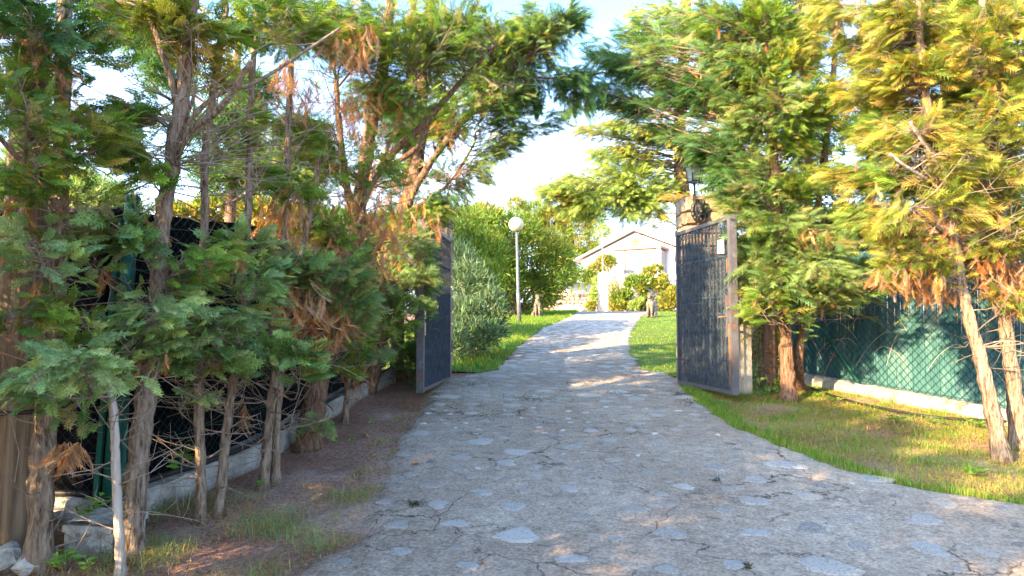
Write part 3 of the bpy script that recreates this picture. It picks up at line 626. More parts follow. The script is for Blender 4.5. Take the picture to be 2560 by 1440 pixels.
# ------------------------------------------------------------------ right fence
A = G(1950, 948); A = Vector((A.x, A.y)); A1 = G(2010, 955); A2 = G(2485, 1046); Bv = Vector((A2.x - A1.x, A2.y - A1.y)).normalized()
A = Vector((A1.x, A1.y)) - Bv * .55; LN = 8.2; FN = Vector((Bv.y, -Bv.x));  FN = FN if FN.x < 0 else -FN       # FN: towards the drive
H = 1.86
def fp(a, z, d=0): q = A + Bv * a + FN * d; return Vector((q.x, q.y, g1(0, q.y) + z))
t = thing('screened_fence', 'green chain-link fence backed with turquoise slats on the right', 'fence', fp(0, 0))
m = MB(); m2 = MB(); a = 0; k = 0
while a < LN:
    wd = .014; sh = random.random() < .10; top = H + random.uniform(-.03, .05); d = -.035 + random.uniform(-.004, .004)
    (m2 if sh else m).bar(fp(a, .13, d), fp(a + random.uniform(-.004, .004), top, d), wd, .006, Vector((FN.x, FN.y, 0))); a += .0165; k += 1
tag(m.build('slat_screen', slatM, t), kind='stuff'); tag(m2.build('faded_slats', slatM, t), kind='stuff')
m3 = MB()
for _ in range(60):
    a = random.uniform(.3, 2.9); z_ = random.uniform(1.0, 1.45); m3.bar(fp(a, z_, -.028), fp(a, z_ + random.uniform(.05, .16), -.028), .009, .004, Vector((FN.x, FN.y, 0)))
tag(m3.build('bare_slat_ends', slatB, t), kind='stuff')
m = MB(); stp = .105
for sgn in (1, -1):
    k = -int(H / stp) - 1
    while k * stp < LN + H:
        a0 = k * stp
        if sgn == 1: za, zb2 = max(0, -a0), min(H, LN - a0); f_ = lambda z: a0 + z
        else: za, zb2 = max(0, a0 - LN), min(H, a0); f_ = lambda z: a0 - z
        if zb2 > za + .02: m.tube([fp(f_(za), za + .12, -.012), fp(f_(zb2), zb2 + .12, -.012)], .0034, 3, False)
        k += 1
tag(m.build('chain_link', linkM, t), kind='stuff')
for a in (.02, 4.05, 8.0): MB().tube([fp(a, -.1, .02), fp(a, H + .25, .02)], .034, 10).build('post', gpostM, t, True)
MB().tube([fp(.35, 1.45, .02), fp(1.55, .12, .04)], .022, 8).build('brace', gpostM, t, True)
for zz in (.16, 1.0, H + .1): MB().tube([fp(0, zz, -.005), fp(LN, zz, -.005)], .003, 4, False).build('tension_wire', linkM, t)
m = MB(); V = []; n_ = 90
for i in range(n_ + 1):
    a = -.3 + (LN + .3) * i / n_; r_ = lambda s_: random.uniform(-s_, s_)
    V += [fp(a, -.1, .14 + r_(.012)), fp(a, .085 + r_(.012), .13 + r_(.012)), fp(a, .125 + r_(.012), .06 + r_(.01)), fp(a, .12, -.1)]
m.add(V, [(i * 4 + j, i * 4 + j + 1, i * 4 + j + 5, i * 4 + j + 4) for i in range(n_) for j in range(3)])
tag(m.build('fence_kerb', wconcM), 'rough whitish concrete kerb under the turquoise fence', 'kerb')
hp = [G(1998, 962), G(2060, 985), G(2130, 1008), G(2230, 1030), G(2340, 1048), G(2470, 1056), G(2560, 1060)]
tag(MB().tube([Vector(q) + Vector((0, 0, .02)) for q in spline(hp, 8)], .016, 7).build('hose', pipeM, None, True), 'black hose lying along the grass below the turquoise fence', 'hose')

# ------------------------------------------------------------------ left fence, kerb, pole
PO = G(268, 1310); CORN = Vector((PO.x, PO.y)); K = [Vector((CORN.x - .02, CORN.y)), Vector(G(640, 1165)[:2]) + Vector((-.12, .1)), Vector(G(880, 1005)[:2]) + Vector((-.1, .1)), Vector((-1.95, 11.0))]
KL = [Vector((K[0].x + (K[1] - K[0]).x * (-.3), CORN.y - .45))] + K
t = thing('mesh_fence', 'tall black-screened wire mesh fence behind the left row of trees', 'fence', (CORN.x, CORN.y, PO.z))
HL = 2.02
def wall_sheet(path, z0f, z1, mat, name, amp=.02):
    V = []; n = 0
    for a, b_ in zip(path[:-1], path[1:]):
        L_ = (b_ - a).length; st = max(2, int(L_ / .15))
        for i in range(st):
            q = a + (b_ - a) * i / st
            for j in range(9): V.append((q.x + random.uniform(-amp, amp), q.y + random.uniform(-amp, amp), g1(0, q.y) + z0f + (z1 - z0f) * j / 8))
            n += 1
    q = path[-1]; V += [(q.x, q.y, g1(0, q.y) + z0f + (z1 - z0f) * j / 8) for j in range(9)]; n += 1
    Fc = [(i * 9 + j, i * 9 + 9 + j, i * 9 + 10 + j, i * 9 + j + 1) for i in range(n - 1) for j in range(8)]
    return obj_from(name, V, Fc, mat, t, True)
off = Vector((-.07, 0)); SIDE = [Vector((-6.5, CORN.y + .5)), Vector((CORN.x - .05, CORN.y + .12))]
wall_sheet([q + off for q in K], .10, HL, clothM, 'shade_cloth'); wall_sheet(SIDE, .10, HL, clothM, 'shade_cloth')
def hexmesh(path, name, H0, H1, st=.075):
    m = MB(); flat = [(path[0], 0)]
    for a, b_ in zip(path[:-1], path[1:]): flat.append((b_, flat[-1][1] + (b_ - a).length))
    LT = flat[-1][1]; dd = [f[1] for f in flat]; xs_ = [f[0].x for f in flat]; ys_ = [f[0].y for f in flat]
    def q(a, z): x, y = np.interp(a, dd, xs_), np.interp(a, dd, ys_); return Vector((x, y, g1(0, y) + z))
    for sgn in (1, -1):
        k = -int((H1 - H0) / st) - 1
        while k * st < LT + (H1 - H0):
            a0 = k * st
            if sgn == 1: za, zb = max(0, -a0), min(H1 - H0, LT - a0); f_ = lambda z: a0 + z
            else: za, zb = max(0, a0 - LT), min(H1 - H0, a0); f_ = lambda z: a0 - z
            if zb > za + .02: m.tube([q(f_(z), H0 + z) for z in np.linspace(za, zb, 4)], .0013, 3, False)
            k += 1
    tag(m.build(name, linkM, t), kind='stuff'); m = MB()
    for zz in np.arange(H0, H1 + .01, .3): m.tube([q(a, zz) for a in np.linspace(0, LT, 12)], .003, 4, False)
    m.build('line_wires', gpostM, t)
hexmesh(K, 'wire_netting', .12, HL); hexmesh([SIDE[0], SIDE[1] + Vector((.05, -.04))], 'wire_netting', .12, HL)
tp = P(332, 492, CORN.y + .02)
MB().tube([(PO.x, PO.y, PO.z - .05), ((PO.x + tp.x) / 2, PO.y + .01, (PO.z + tp.z) / 2), tp, tp + Vector((0, 0, .012))], [.046, .045, .045, .03], 12).build('post', gpostM, t, True)
tL = P(300, 700, CORN.y - .02); MB().bar(Vector((PO.x - .075, PO.y - .02, PO.z - .03)), P(318, 545, CORN.y - .02) + Vector((-.05, 0, 0)), .03, .03).build('strut', gpostM, t)
MB().bar(Vector((PO.x + .075, PO.y + .02, PO.z)), P(338, 560, CORN.y + .25), .03, .03).build('strut', gpostM, t)
for px, py, D in ((590, 1090, 6.2), (860, 985, 8.4)):
    q = G(px, py); x_ = -2.45 if D < 7 else -2.25; y_ = D
    MB().tube([on(x_, y_, -.05), on(x_, y_, HL + .12)], .035, 10).build('post', gpostM, t, True)
MB().bar(on(-2.43, 6.2, 1.2), on(-2.35, 7.2, .1), .03, .03).build('brace', gpostM, t)
MB().tube([on(-6.3, CORN.y + .48, HL), on(CORN.x - .05, CORN.y + .1, HL)], .02, 6).build('top_rail', pipeM, t)
def kerb(path, w0, h, name, lab, mat):
    V = []; n = 0
    for a, b_ in zip(path[:-1], path[1:]):
        L_ = (b_ - a).length; st = max(2, int(L_ / .09)); d = (b_ - a).normalized(); nn = Vector((d.y, -d.x))
        for i in range(st + 1):
            q = a + (b_ - a) * i / st; r_ = lambda s_: random.uniform(-s_, s_)
            for o_, z in ((w0 * .55, -.1), (w0 * .5, h - .03), (w0 * .42, h), (-w0 * .4, h), (-w0 * .5, -.1)):
                e = q + nn * (o_ + r_(.008)); V.append((e.x, e.y, g1(0, e.y) + z + r_(.008)))
            n += 1
    Fc = [(i * 5 + j, i * 5 + 5 + j, i * 5 + 6 + j, i * 5 + j + 1) for i in range(n - 1) for j in range(4)] + [(0, 1, 2, 3, 4), tuple((n - 1) * 5 + j for j in range(5))]
    return tag(obj_from(name, V, Fc, mat), lab, 'kerb')
kerb([K[0] + Vector((.05, .15)), K[1], K[2], Vector((-1.85, 10.25))], .24, .15, 'fence_kerb', 'low grey concrete kerb along the foot of the black mesh fence', concM)
kerb([Vector((-6.5, CORN.y + .5)), Vector((CORN.x - .02, CORN.y + .15))], .2, .13, 'side_kerb', 'short concrete kerb behind the wooden utility pole', concM)
cb = G(225, 1385); q = thing('concrete_block', 'rough grey concrete block at the foot of the green corner post', 'block', cb, .25)
m = MB(); M = Matrix.Translation(cb + Vector((0, .14, 0))) @ Matrix.Rotation(-.12, 4, 'Z')
for i in range(4): m.box((-.145 + i * .074, -.14 + (.008 if i % 2 else 0), -.05), (-.145 + i * .074 + .072, .15, .15), M)
m.build('fluted_body', concM, q)
V = []; nn_ = 9
for j in range(nn_):
    for i in range(nn_):
        V.append(M @ Vector((-.155 + .31 * i / 8, -.155 + .33 * j / 8, .155 + .03 * random.random() + (.015 if 1 < i < 7 else 0))))
mm = MB(); mm.add(V, [(j * nn_ + i, j * nn_ + i + 1, (j + 1) * nn_ + i + 1, (j + 1) * nn_ + i) for j in range(nn_ - 1) for i in range(nn_ - 1)])
mm.box((-.152, -.152, .12), (.152, .172, .158), M); mm.build('mortar_top', concM, q)
pp = [Vector((*(q_ + Vector((.08, 0))), g1(0, q_.y) + .172)) for q_ in (K[0] + Vector((0, .3)), K[1], K[2], Vector((-1.9, 10.3)))]
tag(MB().tube(spline(pp, 6), .021, 8).build('pipe', pipeM, None, True), 'black plastic pipe lying on the kerb of the left fence', 'pipe')
pp = [Vector((x_, CORN.y + .1 + (-2.6 - x_) * .1, g1(0, CORN.y) + .16)) for x_ in (-5, -4, -3.3, -2.75)]
tag(MB().tube(spline(pp, 4), .024, 8).build('pipe', pipeM, None, True), 'short run of black pipe left of the green corner post', 'pipe')
b = G(32, 1345); tp = P(84, 60, b.y - .05)
t = thing('utility_pole', 'thick brown wooden utility pole at the left edge', 'pole', b)
m = MB(); pts = [b + (tp - b) * k for k in np.linspace(-.02, 1, 16)]
m.tube(pts, list(np.linspace(.155, .088, 15)) + [.07], 20, True, lambda i, k: 1 + .035 * ((k * 7) % 5 - 2) / 2)
m.build('shaft', poleM, t, False)
for zf in (.24, .245): MB().tube([b + (tp - b) * zf + Vector((cos(a) * .147, sin(a) * .147, 0)) for a in np.linspace(0, 2 * pi, 20)], .006, 5, False).build('wire_band', pipeM, t)
# rubble at the lower left corner
for i, (px, py, s_) in enumerate([(20, 1415, .085), (75, 1425, .075), (110, 1400, .06), (25, 1380, .05), (130, 1300, .07)]):
    q = G(px, py); m = MB(); m.ball(q + Vector((0, 0, s_ * .35)), (s_ * 1.2, s_, s_ * .75), 9, 6)
    m.V = [tuple(Vector(v) + Vector((random.uniform(-1, 1), random.uniform(-1, 1), random.uniform(-1, 1))) * s_ * .16) for v in m.V]
    tag(m.build('rock', concM), ['grey rubble stone in the bottom left corner, leftmost', 'grey rubble stone beside the leftmost tree trunk base', 'small rubble stone touching the leftmost tree trunk', 'small grey stone below the utility pole', 'earthy stone behind the leftmost tree trunk'][i], 'rock')

# ------------------------------------------------------------------ lamp post, statues
b = G(1297, 806); b = on((1297 - 1280) * 21.5 / F, 21.5); gc = P(1290, 561, 21.5)
t = thing('lamp_post', 'tall grey lamp post with a round cream globe beside the oleanders', 'street lamp', b)
bp_ = Vector((gc.x + .02, 21.5, gc.z - .24))
MB().tube([b + Vector((.03, 0, -.1)), b + (bp_ - b) * .33, b + (bp_ - b) * .34, bp_], [.065, .062, .045, .040], 12).build('post', postlM, t, True)
MB().tube([bp_, bp_ + Vector((0, 0, .05))], [.075, .09], 12).build('collar', postlM, t, True)
m = MB(); m.ball(gc, .235, 24, 16); m.build('globe', globeM, t, True)
MB().tube([gc + Vector((cos(a) * .2365, sin(a) * .2365, .0)) for a in np.linspace(0, 2 * pi, 30)], .004, 4, False).build('seam', trimM, t)
def statue(label, px, D, turn, hgt):
    b = on((px - 1280) * D / F, D, .0); t = thing('animal_statue', label, 'statue', b); s_ = hgt / 1.0
    M = Matrix.Translation(b) @ Matrix.Rotation(turn, 4, 'Z') @ Matrix.Scale(s_, 4)
    m = MB()
    def e(c, r, rx=0): m.ball(M @ Vector(c), [v * s_ for v in r], 14, 10, Matrix.Rotation(turn, 3, 'Z') @ Matrix.Rotation(rx, 3, 'X'))
    # faces -Y ; haunches at +Y
    e((0, .18, .16), (.17, .20, .17)); e((0, .10, .34), (.145, .15, .24), .35); e((0, .0, .52), (.135, .13, .22), .2); e((0, -.04, .68), (.105, .105, .15))
    for q in (-1, 1):
        e((q * .075, -.09, .30), (.052, .06, .26)); e((q * .08, -.13, .04), (.055, .09, .04)); e((q * .16, .12, .13), (.065, .15, .14)); e((q * .17, -.02, .04), (.05, .11, .04)); e((q * .085, -.07, .50), (.07, .08, .13))
        e((q * .075, -.02, .945), (.03, .02, .035))
    e((0, -.06, .84), (.105, .115, .105)); e((0, -.16, .80), (.062, .075, .055)); e((0, -.15, .745), (.048, .06, .03)); e((0, -.12, .87), (.075, .05, .04))
    for k in range(10): a = k / 9; e((.14 + .10 * sin(a * 2.5), .34 - .35 * a, .03), (.03, .045, .028))
    o = m.build('body', statM, t, True); remesh(o, .018 * s_, 2)
    m = MB(); m.ball(M @ Vector((0, -.205, .775)), (.034 * s_, .028 * s_, .022 * s_), 8, 6); m.build('mouth', mouthM, t)
    for q in (-1, 1): mm = MB(); mm.ball(M @ Vector((q * .045, -.155, .865)), .013 * s_, 8, 5); mm.build('eye', blackM, t)
statue('seated big-cat statue on the left grass, under the round bush', 1343, 24.5, .15, .87)
statue('seated big-cat statue on the right lawn, in front of the stone wall', 1626, 24.5, -.45, .93)

# ------------------------------------------------------------------ house and garden walls far up the drive
HA = Vector((5.13, 50.)); dv = Vector((cos(radians(30)), -sin(radians(30)))); nv = Vector((-sin(radians(30)), -cos(radians(30))))
def hp_(s, z, o_=0): q = HA + dv * s + nv * o_; return Vector((q.x, q.y, z))
t = thing('white_house', 'white single-storey gabled house with a glazed porch at the end of the drive', 'house', hp_(4, 2.7)); ZB = 2.2; WD = 8.26
zE, zR = 6.45, 8.22
m = MB(); poly = [hp_(0, ZB), hp_(WD, ZB), hp_(WD, zE), hp_(WD / 2, zR), hp_(0, zE)]; back = [q - Vector((nv.x, nv.y, 0)) * 12 for q in poly]
m.add(poly + back, [(0, 1, 2, 3, 4), (9, 8, 7, 6, 5), (0, 5, 6, 1), (1, 6, 7, 2), (4, 9, 5, 0)]); m.build('wall', whiteM, t)
nb_ = Vector((nv.x, nv.y, 0))
for s0, z0_, s1, z1_ in ((-.55, zE - .10, WD / 2, zR + .13), (WD + .55, zE - .10, WD / 2, zR + .13)):
    m = MB(); a, c = hp_(s0, z0_, .35), hp_(s1, z1_, .35); u_ = Vector((0, 0, .12))
    m.add([a, c, c + u_, a + u_, a - nb_ * 12.6, c - nb_ * 12.6, c + u_ - nb_ * 12.6, a + u_ - nb_ * 12.6], [(0, 1, 2, 3), (4, 7, 6, 5), (0, 4, 5, 1), (3, 2, 6, 7), (0, 3, 7, 4), (1, 5, 6, 2)])
    rf = m.build('roof', whiteM, t)
    MB().bar(a + Vector((0, 0, -.02)) + nb_ * .02, c + Vector((0, 0, -.02)) + nb_ * .02, .04, .06).build('verge_trim', trimM, rf)
m = MB(); ec = hp_(4.15, 7.52, .05); m.tube([ec + (Vector((dv.x, dv.y, 0)) * cos(a) + Vector((0, 0, 1)) * sin(a)) * .24 for a in np.linspace(0, 2 * pi, 22)], .035, 6, False)
em = m.build('round_emblem', goldM, t)
m = MB()
for a, r_ in ((.3, .15), (1.5, .12), (2.6, .14), (4.0, .15), (5.2, .13), (0, 0)): m.ball(ec + (Vector((dv.x, dv.y, 0)) * cos(a) + Vector((0, 0, 1)) * sin(a)) * r_, (.08, .05, .07), 8, 5)
m.build('relief', goldM, em)
# porch
def pr(px): # s so that porch front shows at px
    k = (px - 1280) / F; s_ = 0
    A0 = HA + nv * 1.6; return (k * A0.y - A0.x) / (dv.x - k * dv.y)
s0, s1 = pr(1536), pr(1652); zP0, zP1 = 5.15, 6.72
porch = MB()
a0 = hp_(s0 - .2, zP1 + .13, 1.75); porch.add([hp_(s0 - .2, zP1 + .10, 1.75), hp_(s1 + .12, zP1 + .10, 1.75), hp_(s1 + .12, zP1 + .10, -6), hp_(s0 - .2, zP1 + .10, -.0)] + [hp_(s0 - .2, zP1 + .25, 1.75), hp_(s1 + .12, zP1 + .25, 1.75), hp_(s1 + .12, zP1 + .25, -6), hp_(s0 - .2, zP1 + .25, 0)], [(0, 3, 2, 1), (4, 5, 6, 7), (0, 1, 5, 4), (1, 2, 6, 5), (2, 3, 7, 6), (3, 0, 4, 7)])
porch.build('porch_roof', trimM, t)
m = MB(); m.add([hp_(s0, ZB, 1.6), hp_(s1, ZB, 1.6), hp_(s1, ZB, -6), hp_(s0, ZB, 0), hp_(s0, zP0, 1.6), hp_(s1, zP0, 1.6), hp_(s1, zP0, -6), hp_(s0, zP0, 0)], [(0, 1, 5, 4), (1, 2, 6, 5), (4, 5, 6, 7), (3, 0, 4, 7)]); m.build('porch_base', whiteM, t)
cuts = [pr(1538), pr(1563), pr(1606), pr(1642)]
for i, (a, c) in enumerate(zip(cuts[:-1], cuts[1:])):
    wn = MB()
    for sx_ in (a, c): wn.bar(hp_(sx_, zP0, 1.55), hp_(sx_, zP1 + .1, 1.55), .07, .07, Vector((nv.x, nv.y, 0)))
    wn.bar(hp_(a, zP1 + .03, 1.55), hp_(c, zP1 + .03, 1.55), .07); wn.bar(hp_(a, zP0 + .05, 1.55), hp_(c, zP0 + .05, 1.55), .07)
    wo = wn.build('window', frameM, t); obj_from('pane', [hp_(a + .04, zP0, 1.53), hp_(c - .04, zP0, 1.53), hp_(c - .04, zP1, 1.53), hp_(a + .04, zP1, 1.53)], [(0, 1, 2, 3)], glassM, wo)
MB().bar(hp_(s1 - .12, zP0, 1.5), hp_(s1 - .12, zP1 + .1, 1.5), .26, .2, Vector((nv.x, nv.y, 0))).build('corner_pillar', whiteM, t)
for k in range(4):
    a, c = 1.35 - k * 1.5, 1.35 - (k + 1) * 1.5; wn = MB(); wn.bar(hp_(s1 - .05, zP0, a), hp_(s1 - .05, zP1 + .1, a), .08); wn.bar(hp_(s1 - .05, zP0 + .04, a), hp_(s1 - .05, zP0 + .04, c), .08)
    wo = wn.build('window', frameM, t); obj_from('pane', [hp_(s1 - .06, zP0, a), hp_(s1 - .06, zP0, c), hp_(s1 - .06, zP1, c), hp_(s1 - .06, zP1, a)], [(0, 1, 2, 3)], glassM, wo)
MB().box((12.2, 56, 7.3), (12.7, 56.5, 8.6)).build('chimney', trimM, t)

def rubble_wall(name, label, p0, p1, z0, z1f, mat, sz, thick=.35, top=None):
    """a wall faced with irregular stones, each one a piece"""
    p0 = Vector(p0); p1 = Vector(p1); L_ = (p1 - p0).length; d = (p1 - p0).normalized(); nn = Vector((d.y, -d.x)); nn = nn if nn.y < 0 else -nn
    t = thing(name, label, 'wall', (p0.x, p0.y, z0)); m = MB()
    def q(a, z, o_=0): e = p0 + d * a + nn * o_; return (e.x, e.y, z)
    m.add([q(0, z0 - .3), q(L_, z0 - .3), q(L_, z1f(1)), q(0, z1f(0)), q(0, z0 - .3, -thick), q(L_, z0 - .3, -thick), q(L_, z1f(1), -thick), q(0, z1f(0), -thick)], [(0, 1, 2, 3), (4, 7, 6, 5), (3, 2, 6, 7), (0, 3, 7, 4), (1, 5, 6, 2)])
    m.build('core', mortarM if mat is wallstoneM else whiteM, t); z = z0; r = random.Random(3); n = 0; rest = MB()
    while z < max(z1f(0), z1f(1)) - .05:
        a = r.uniform(-.1, .05); h = sz * r.uniform(.75, 1.1)
        while a < L_:
            wd = sz * r.uniform(.8, 1.7); u0, u1 = max(0, a), min(L_, a + wd); zt_ = min(z + h, z1f((u0 + u1) / 2 / L_) - .01)
            if u1 - u0 > .05 and zt_ - z > .05:
                k = 7; cx, cz = (u0 + u1) / 2, (z + zt_) / 2; V = []
                an = [2 * pi * i / k + r.uniform(-.25, .25) for i in range(k)]; rr = [r.uniform(.88, 1.06) for _ in range(k)]
                for o_, s_ in ((0, 1), (.03, .97), (.05, .72)): V += [q(cx + cos(an[i]) * rr[i] * (u1 - u0) * .52 * s_, cz + sin(an[i]) * rr[i] * (zt_ - z) * .54 * s_, o_ + .001) for i in range(k)]
                Fc = [(l * k + i, l * k + (i + 1) % k, (l + 1) * k + (i + 1) % k, (l + 1) * k + i) for l in (0, 1) for i in range(k)] + [tuple(range(2 * k, 3 * k))]
                if n < 290: obj_from('stone', V, Fc, mat, t)
                else: rest.add(V, Fc)
                n += 1
            a += wd
        z += h
    if rest.V: tag(rest.build('small_stones', mat, t), kind='stuff')
    return t, q, L_
# left retaining wall: stone foot, white parapet
p0 = (1.2, 37.0); p1 = (5.05, 37.4)
zs = P(1430, 735, 37).z; zs0 = gz(0, 37) - .1
t, q, L_ = rubble_wall('retaining_wall', 'white parapet wall on a pinkish rubble stone foot, left of the domed pillar', p0, p1, float(zs0), lambda u: zs + .25 * (1 - u) - .05, wallstoneM, .24)
zt = P(1430, 704, 37).z
MB().add([q(-.3, zs + .22 - .05, .03), q(L_, zs - .03, .03), q(L_, zt - .08, .03), q(-.3, zt + .05, .03), q(-.3, zs + .1, -.3), q(L_, zs - .05, -.3), q(L_, zt - .08, -.3), q(-.3, zt + .05, -.3)], [(0, 1, 2, 3), (4, 7, 6, 5), (3, 2, 6, 7), (0, 4, 5, 1), (1, 5, 6, 2), (0, 3, 7, 4)]).build('parapet', whiteM, t)
# domed pillar
D_ = 34.5; c = P(1501, 776, D_); zp = P(1500, 702, D_).z; t = thing('domed_pillar', 'white square garden pillar topped with a white dome', 'pillar', (c.x, c.y, gz(0, D_)))
x0 = P(1488, 0, D_).x; x1 = P(1516, 0, D_).x
MB().box((x0, D_, gz(0, D_) - .3), (x1, D_ + .55, zp)).build('shaft', whiteM, t)
m = MB(); cz_ = zp; dc = Vector(((x0 + x1) / 2 + .12, D_ + .3, zp - .0)); m.ball(dc + Vector((0, 0, .02)), (.43, .43, .48), 24, 14); m.build('dome', whiteM, t, True)
MB().box((x1 + .004, D_ + .03, gz(0, D_)), (x1 + .14, D_ + .5, zp - .05)).build('brick_edge', wallstoneM, t)
# flagpole and the wall to the right
fx = P(1506, 577, 34.2); o = MB().tube([(fx.x, 34.2, gz(0, 34) - .1), (fx.x, 34.2, fx.z)], [.035, .022], 8).build('flagpole', frameM, None, True); tag(o, 'thin bare white flagpole in front of the domed pillar', 'flagpole')
zw = P(1520, 708, 35).z
rubble_wall('stone_wall', 'pale rubble stone garden wall behind the climbing vines, right of the domed pillar', (x1 + .2, 35.0), (10.4, 34.4), float(gz(0, 35)) - .05, lambda u: zw + .15 * math.sin(u * 9), greystoneM, .27)
m = MB()
for i in range(24):
    a = x1 + .2 + i * .22; m.tube([(a, 34.85, zw + .08), (a, 35.3, zw + .15)], .09, 8)
tag(m.build('wall_coping', roofM), 'row of terracotta coping tiles along the top of the pale stone wall', 'coping')
for i, (px, py, s_) in enumerate([(1405, 773, .28), (1422, 771, .38), (1450, 776, .22), (1456, 778, .16)]):
    q_ = P(px, py, 33.5); m = MB(); m.ball((q_.x, 33.5, gz(0, 33.5) + .10), (s_, s_, s_ * .6), 10, 7); m.V = [tuple(Vector(v) + Vector((random.uniform(-1, 1), random.uniform(-1, 1), random.uniform(-1, 1))) * .04) for v in m.V]
    tag(m.build('rock', whiteM, None, True), ['white garden rock at the wall foot, leftmost', 'largest white garden rock at the foot of the retaining wall', 'small white garden rock left of the domed pillar', 'smallest white garden rock nearest the domed pillar'][i], 'rock')

# ------------------------------------------------------------------ bushes and background trees
def bush(name, label, cat, clumps, n, ln, style, protos=LONGP, group=None, base=None, stems=10, flowers=0, outward=.8, up=.5, parent=None, part='foliage', trunk=None, lay=0):
    """clumps: (centre, (rx, ry, rz)); leaves stand on and inside each clump"""
    cs = [np.array(c, float) for c, _ in clumps]; rr = [np.array(r, float) for _, r in clumps]
    wts = np.array([r.prod() ** (2 / 3) for r in rr]); wts /= wts.sum(); ids = RNG.choice(len(cs), n, p=wts)
    C = np.array(cs)[ids]; R = np.array(rr)[ids]; u = RNG.normal(0, 1, (n, 3)); u /= np.linalg.norm(u, axis=1, keepdims=True)
    rad = RNG.uniform(.35, 1, n) ** .5 * RNG.uniform(.85, 1.12, n); T = C + u * R * rad[:, None]
    Dv = u * outward + RNG.normal(0, .55, (n, 3)) + np.array([0, 0, up]); Nv = RNG.normal(0, 1, (n, 3)) + np.array([0, -.3, .8])
    sc = ln * RNG.uniform(.65, 1.3, n)
    styles = style if isinstance(style, (list, tuple)) else [style]
    cols = np.zeros((n, 3)); pk = RNG.integers(0, len(styles), len(cs))[ids]
    for k, st in enumerate(styles): s_ = pk == k; cols[s_] = pal(st, int(s_.sum()))
    gm = T[:, 2] > gz(T[:, 0], T[:, 1]) + .03; T, Dv, Nv, sc, cols = T[gm], Dv[gm], Nv[gm], sc[gm], cols[gm]
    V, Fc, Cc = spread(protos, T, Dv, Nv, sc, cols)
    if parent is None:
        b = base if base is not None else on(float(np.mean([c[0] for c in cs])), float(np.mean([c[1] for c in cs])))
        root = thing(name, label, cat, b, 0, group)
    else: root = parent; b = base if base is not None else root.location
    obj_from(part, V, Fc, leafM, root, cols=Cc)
    if stems:
        m = MB()
        for c, r in zip(cs, rr):
            for _ in range(max(1, stems // len(cs))):
                e = c + RNG.normal(0, .35, 3) * r; b_ = np.array(b) + np.array([RNG.normal(0, .12), RNG.normal(0, .12), -.05]); mid = (b_ + e) / 2 + RNG.normal(0, .12, 3)
                s_ = max(.012, .012 * np.linalg.norm(e - b_)); m.tube(spline([b_, mid, e], 3), list(np.linspace(s_, s_ * .35, 7)), 5, False)
        m.build('stems', trunk or barkM, root)
    if flowers:
        m = MB()
        for _ in range(flowers):
            i = RNG.integers(0, len(T)); s_ = ln * .16
            for k in range(5): a = 2 * pi * k / 5; m.add([T[i], T[i] + np.array([cos(a), -.4, sin(a)]) * s_, T[i] + np.array([cos(a + .8), -.4, sin(a + .8)]) * s_], [(0, 1, 2)])
        tag(m.build('flowers', pinkM, root), kind='stuff')
    return root
def cl(lst, ry=None):   # clumps from the picture: px, py, rx, ry (pixels), distance
    out = []
    for px, py, rx, rz, D in lst:
        k = D / F; out.append((P(px, py, D), (rx * k, (rx + rz) / 2 * k if ry is None else ry, rz * k)))
    return out
bush('oleander', 'grey-green oleander bush with pink buds just inside the left gate leaf', 'shrub', cl([(1165, 730, 75, 75, 14), (1215, 790, 55, 55, 13.4), (1150, 815, 60, 70, 13), (1190, 840, 60, 40, 12.6), (1140, 660, 60, 60, 15), (1225, 830, 40, 30, 13), (1235, 760, 30, 40, 13.6), (1135, 860, 40, 40, 12.2)]), 7500, .155, 'ole', stems=30, flowers=5, up=.6)
bush('oleander', 'yellowish oleander between the lamp post and the gate, behind the grey-green one', 'shrub', cl([(1190, 640, 80, 70, 18), (1150, 590, 60, 70, 18), (1205, 700, 50, 50, 17)]), 5500, .17, ['gold', 'mid', 'gold'], stems=24, flowers=10, up=.6)
bush('round_bush', 'huge rounded yellow-green bush behind the lamp post', 'shrub', cl([(1190, 580, 90, 65, 24), (1270, 600, 90, 75, 25), (1340, 640, 80, 75, 26), (1380, 680, 55, 60, 26), (1250, 700, 80, 60, 25), (1320, 730, 90, 50, 26), (1365, 735, 30, 30, 27), (1210, 540, 50, 25, 25), (1150, 640, 60, 80, 25), (1300, 575, 50, 40, 26), (1220, 660, 80, 70, 24.5), (1395, 640, 35, 40, 27)], ry=1.3), 20000, .24, ['gold', 'mid', 'mid'], stems=60, up=.3)
def conifer_bg(label, trunk_pts, r0, clumps, n, ln, style, protos, name='pine_tree', group=None, base=None):
    b = Vector(trunk_pts[0]); t = thing(name, label, 'tree', b, 0, group); c = spline([np.array(p) for p in trunk_pts], 5)
    MB().tube(c, list(np.linspace(r0, r0 * .35, len(c))), 9).build('trunk', barkR, t, True); m = MB()
    for cc, r in clumps:
        i = int(np.argmin(np.abs(c[:, 2] - (cc[2] - .3)))); m.tube([c[i], (c[i] + np.array(cc)) / 2 + np.array([0, 0, -.1]), np.array(cc)], [r0 * .3, r0 * .2, r0 * .08], 5, False)
    m.build('branches', barkR, t)
    bush('', '', '', clumps, n, ln, style, protos, parent=t, base=b, stems=0, part='crown', outward=.6, up=.2); return t
D_ = 60.
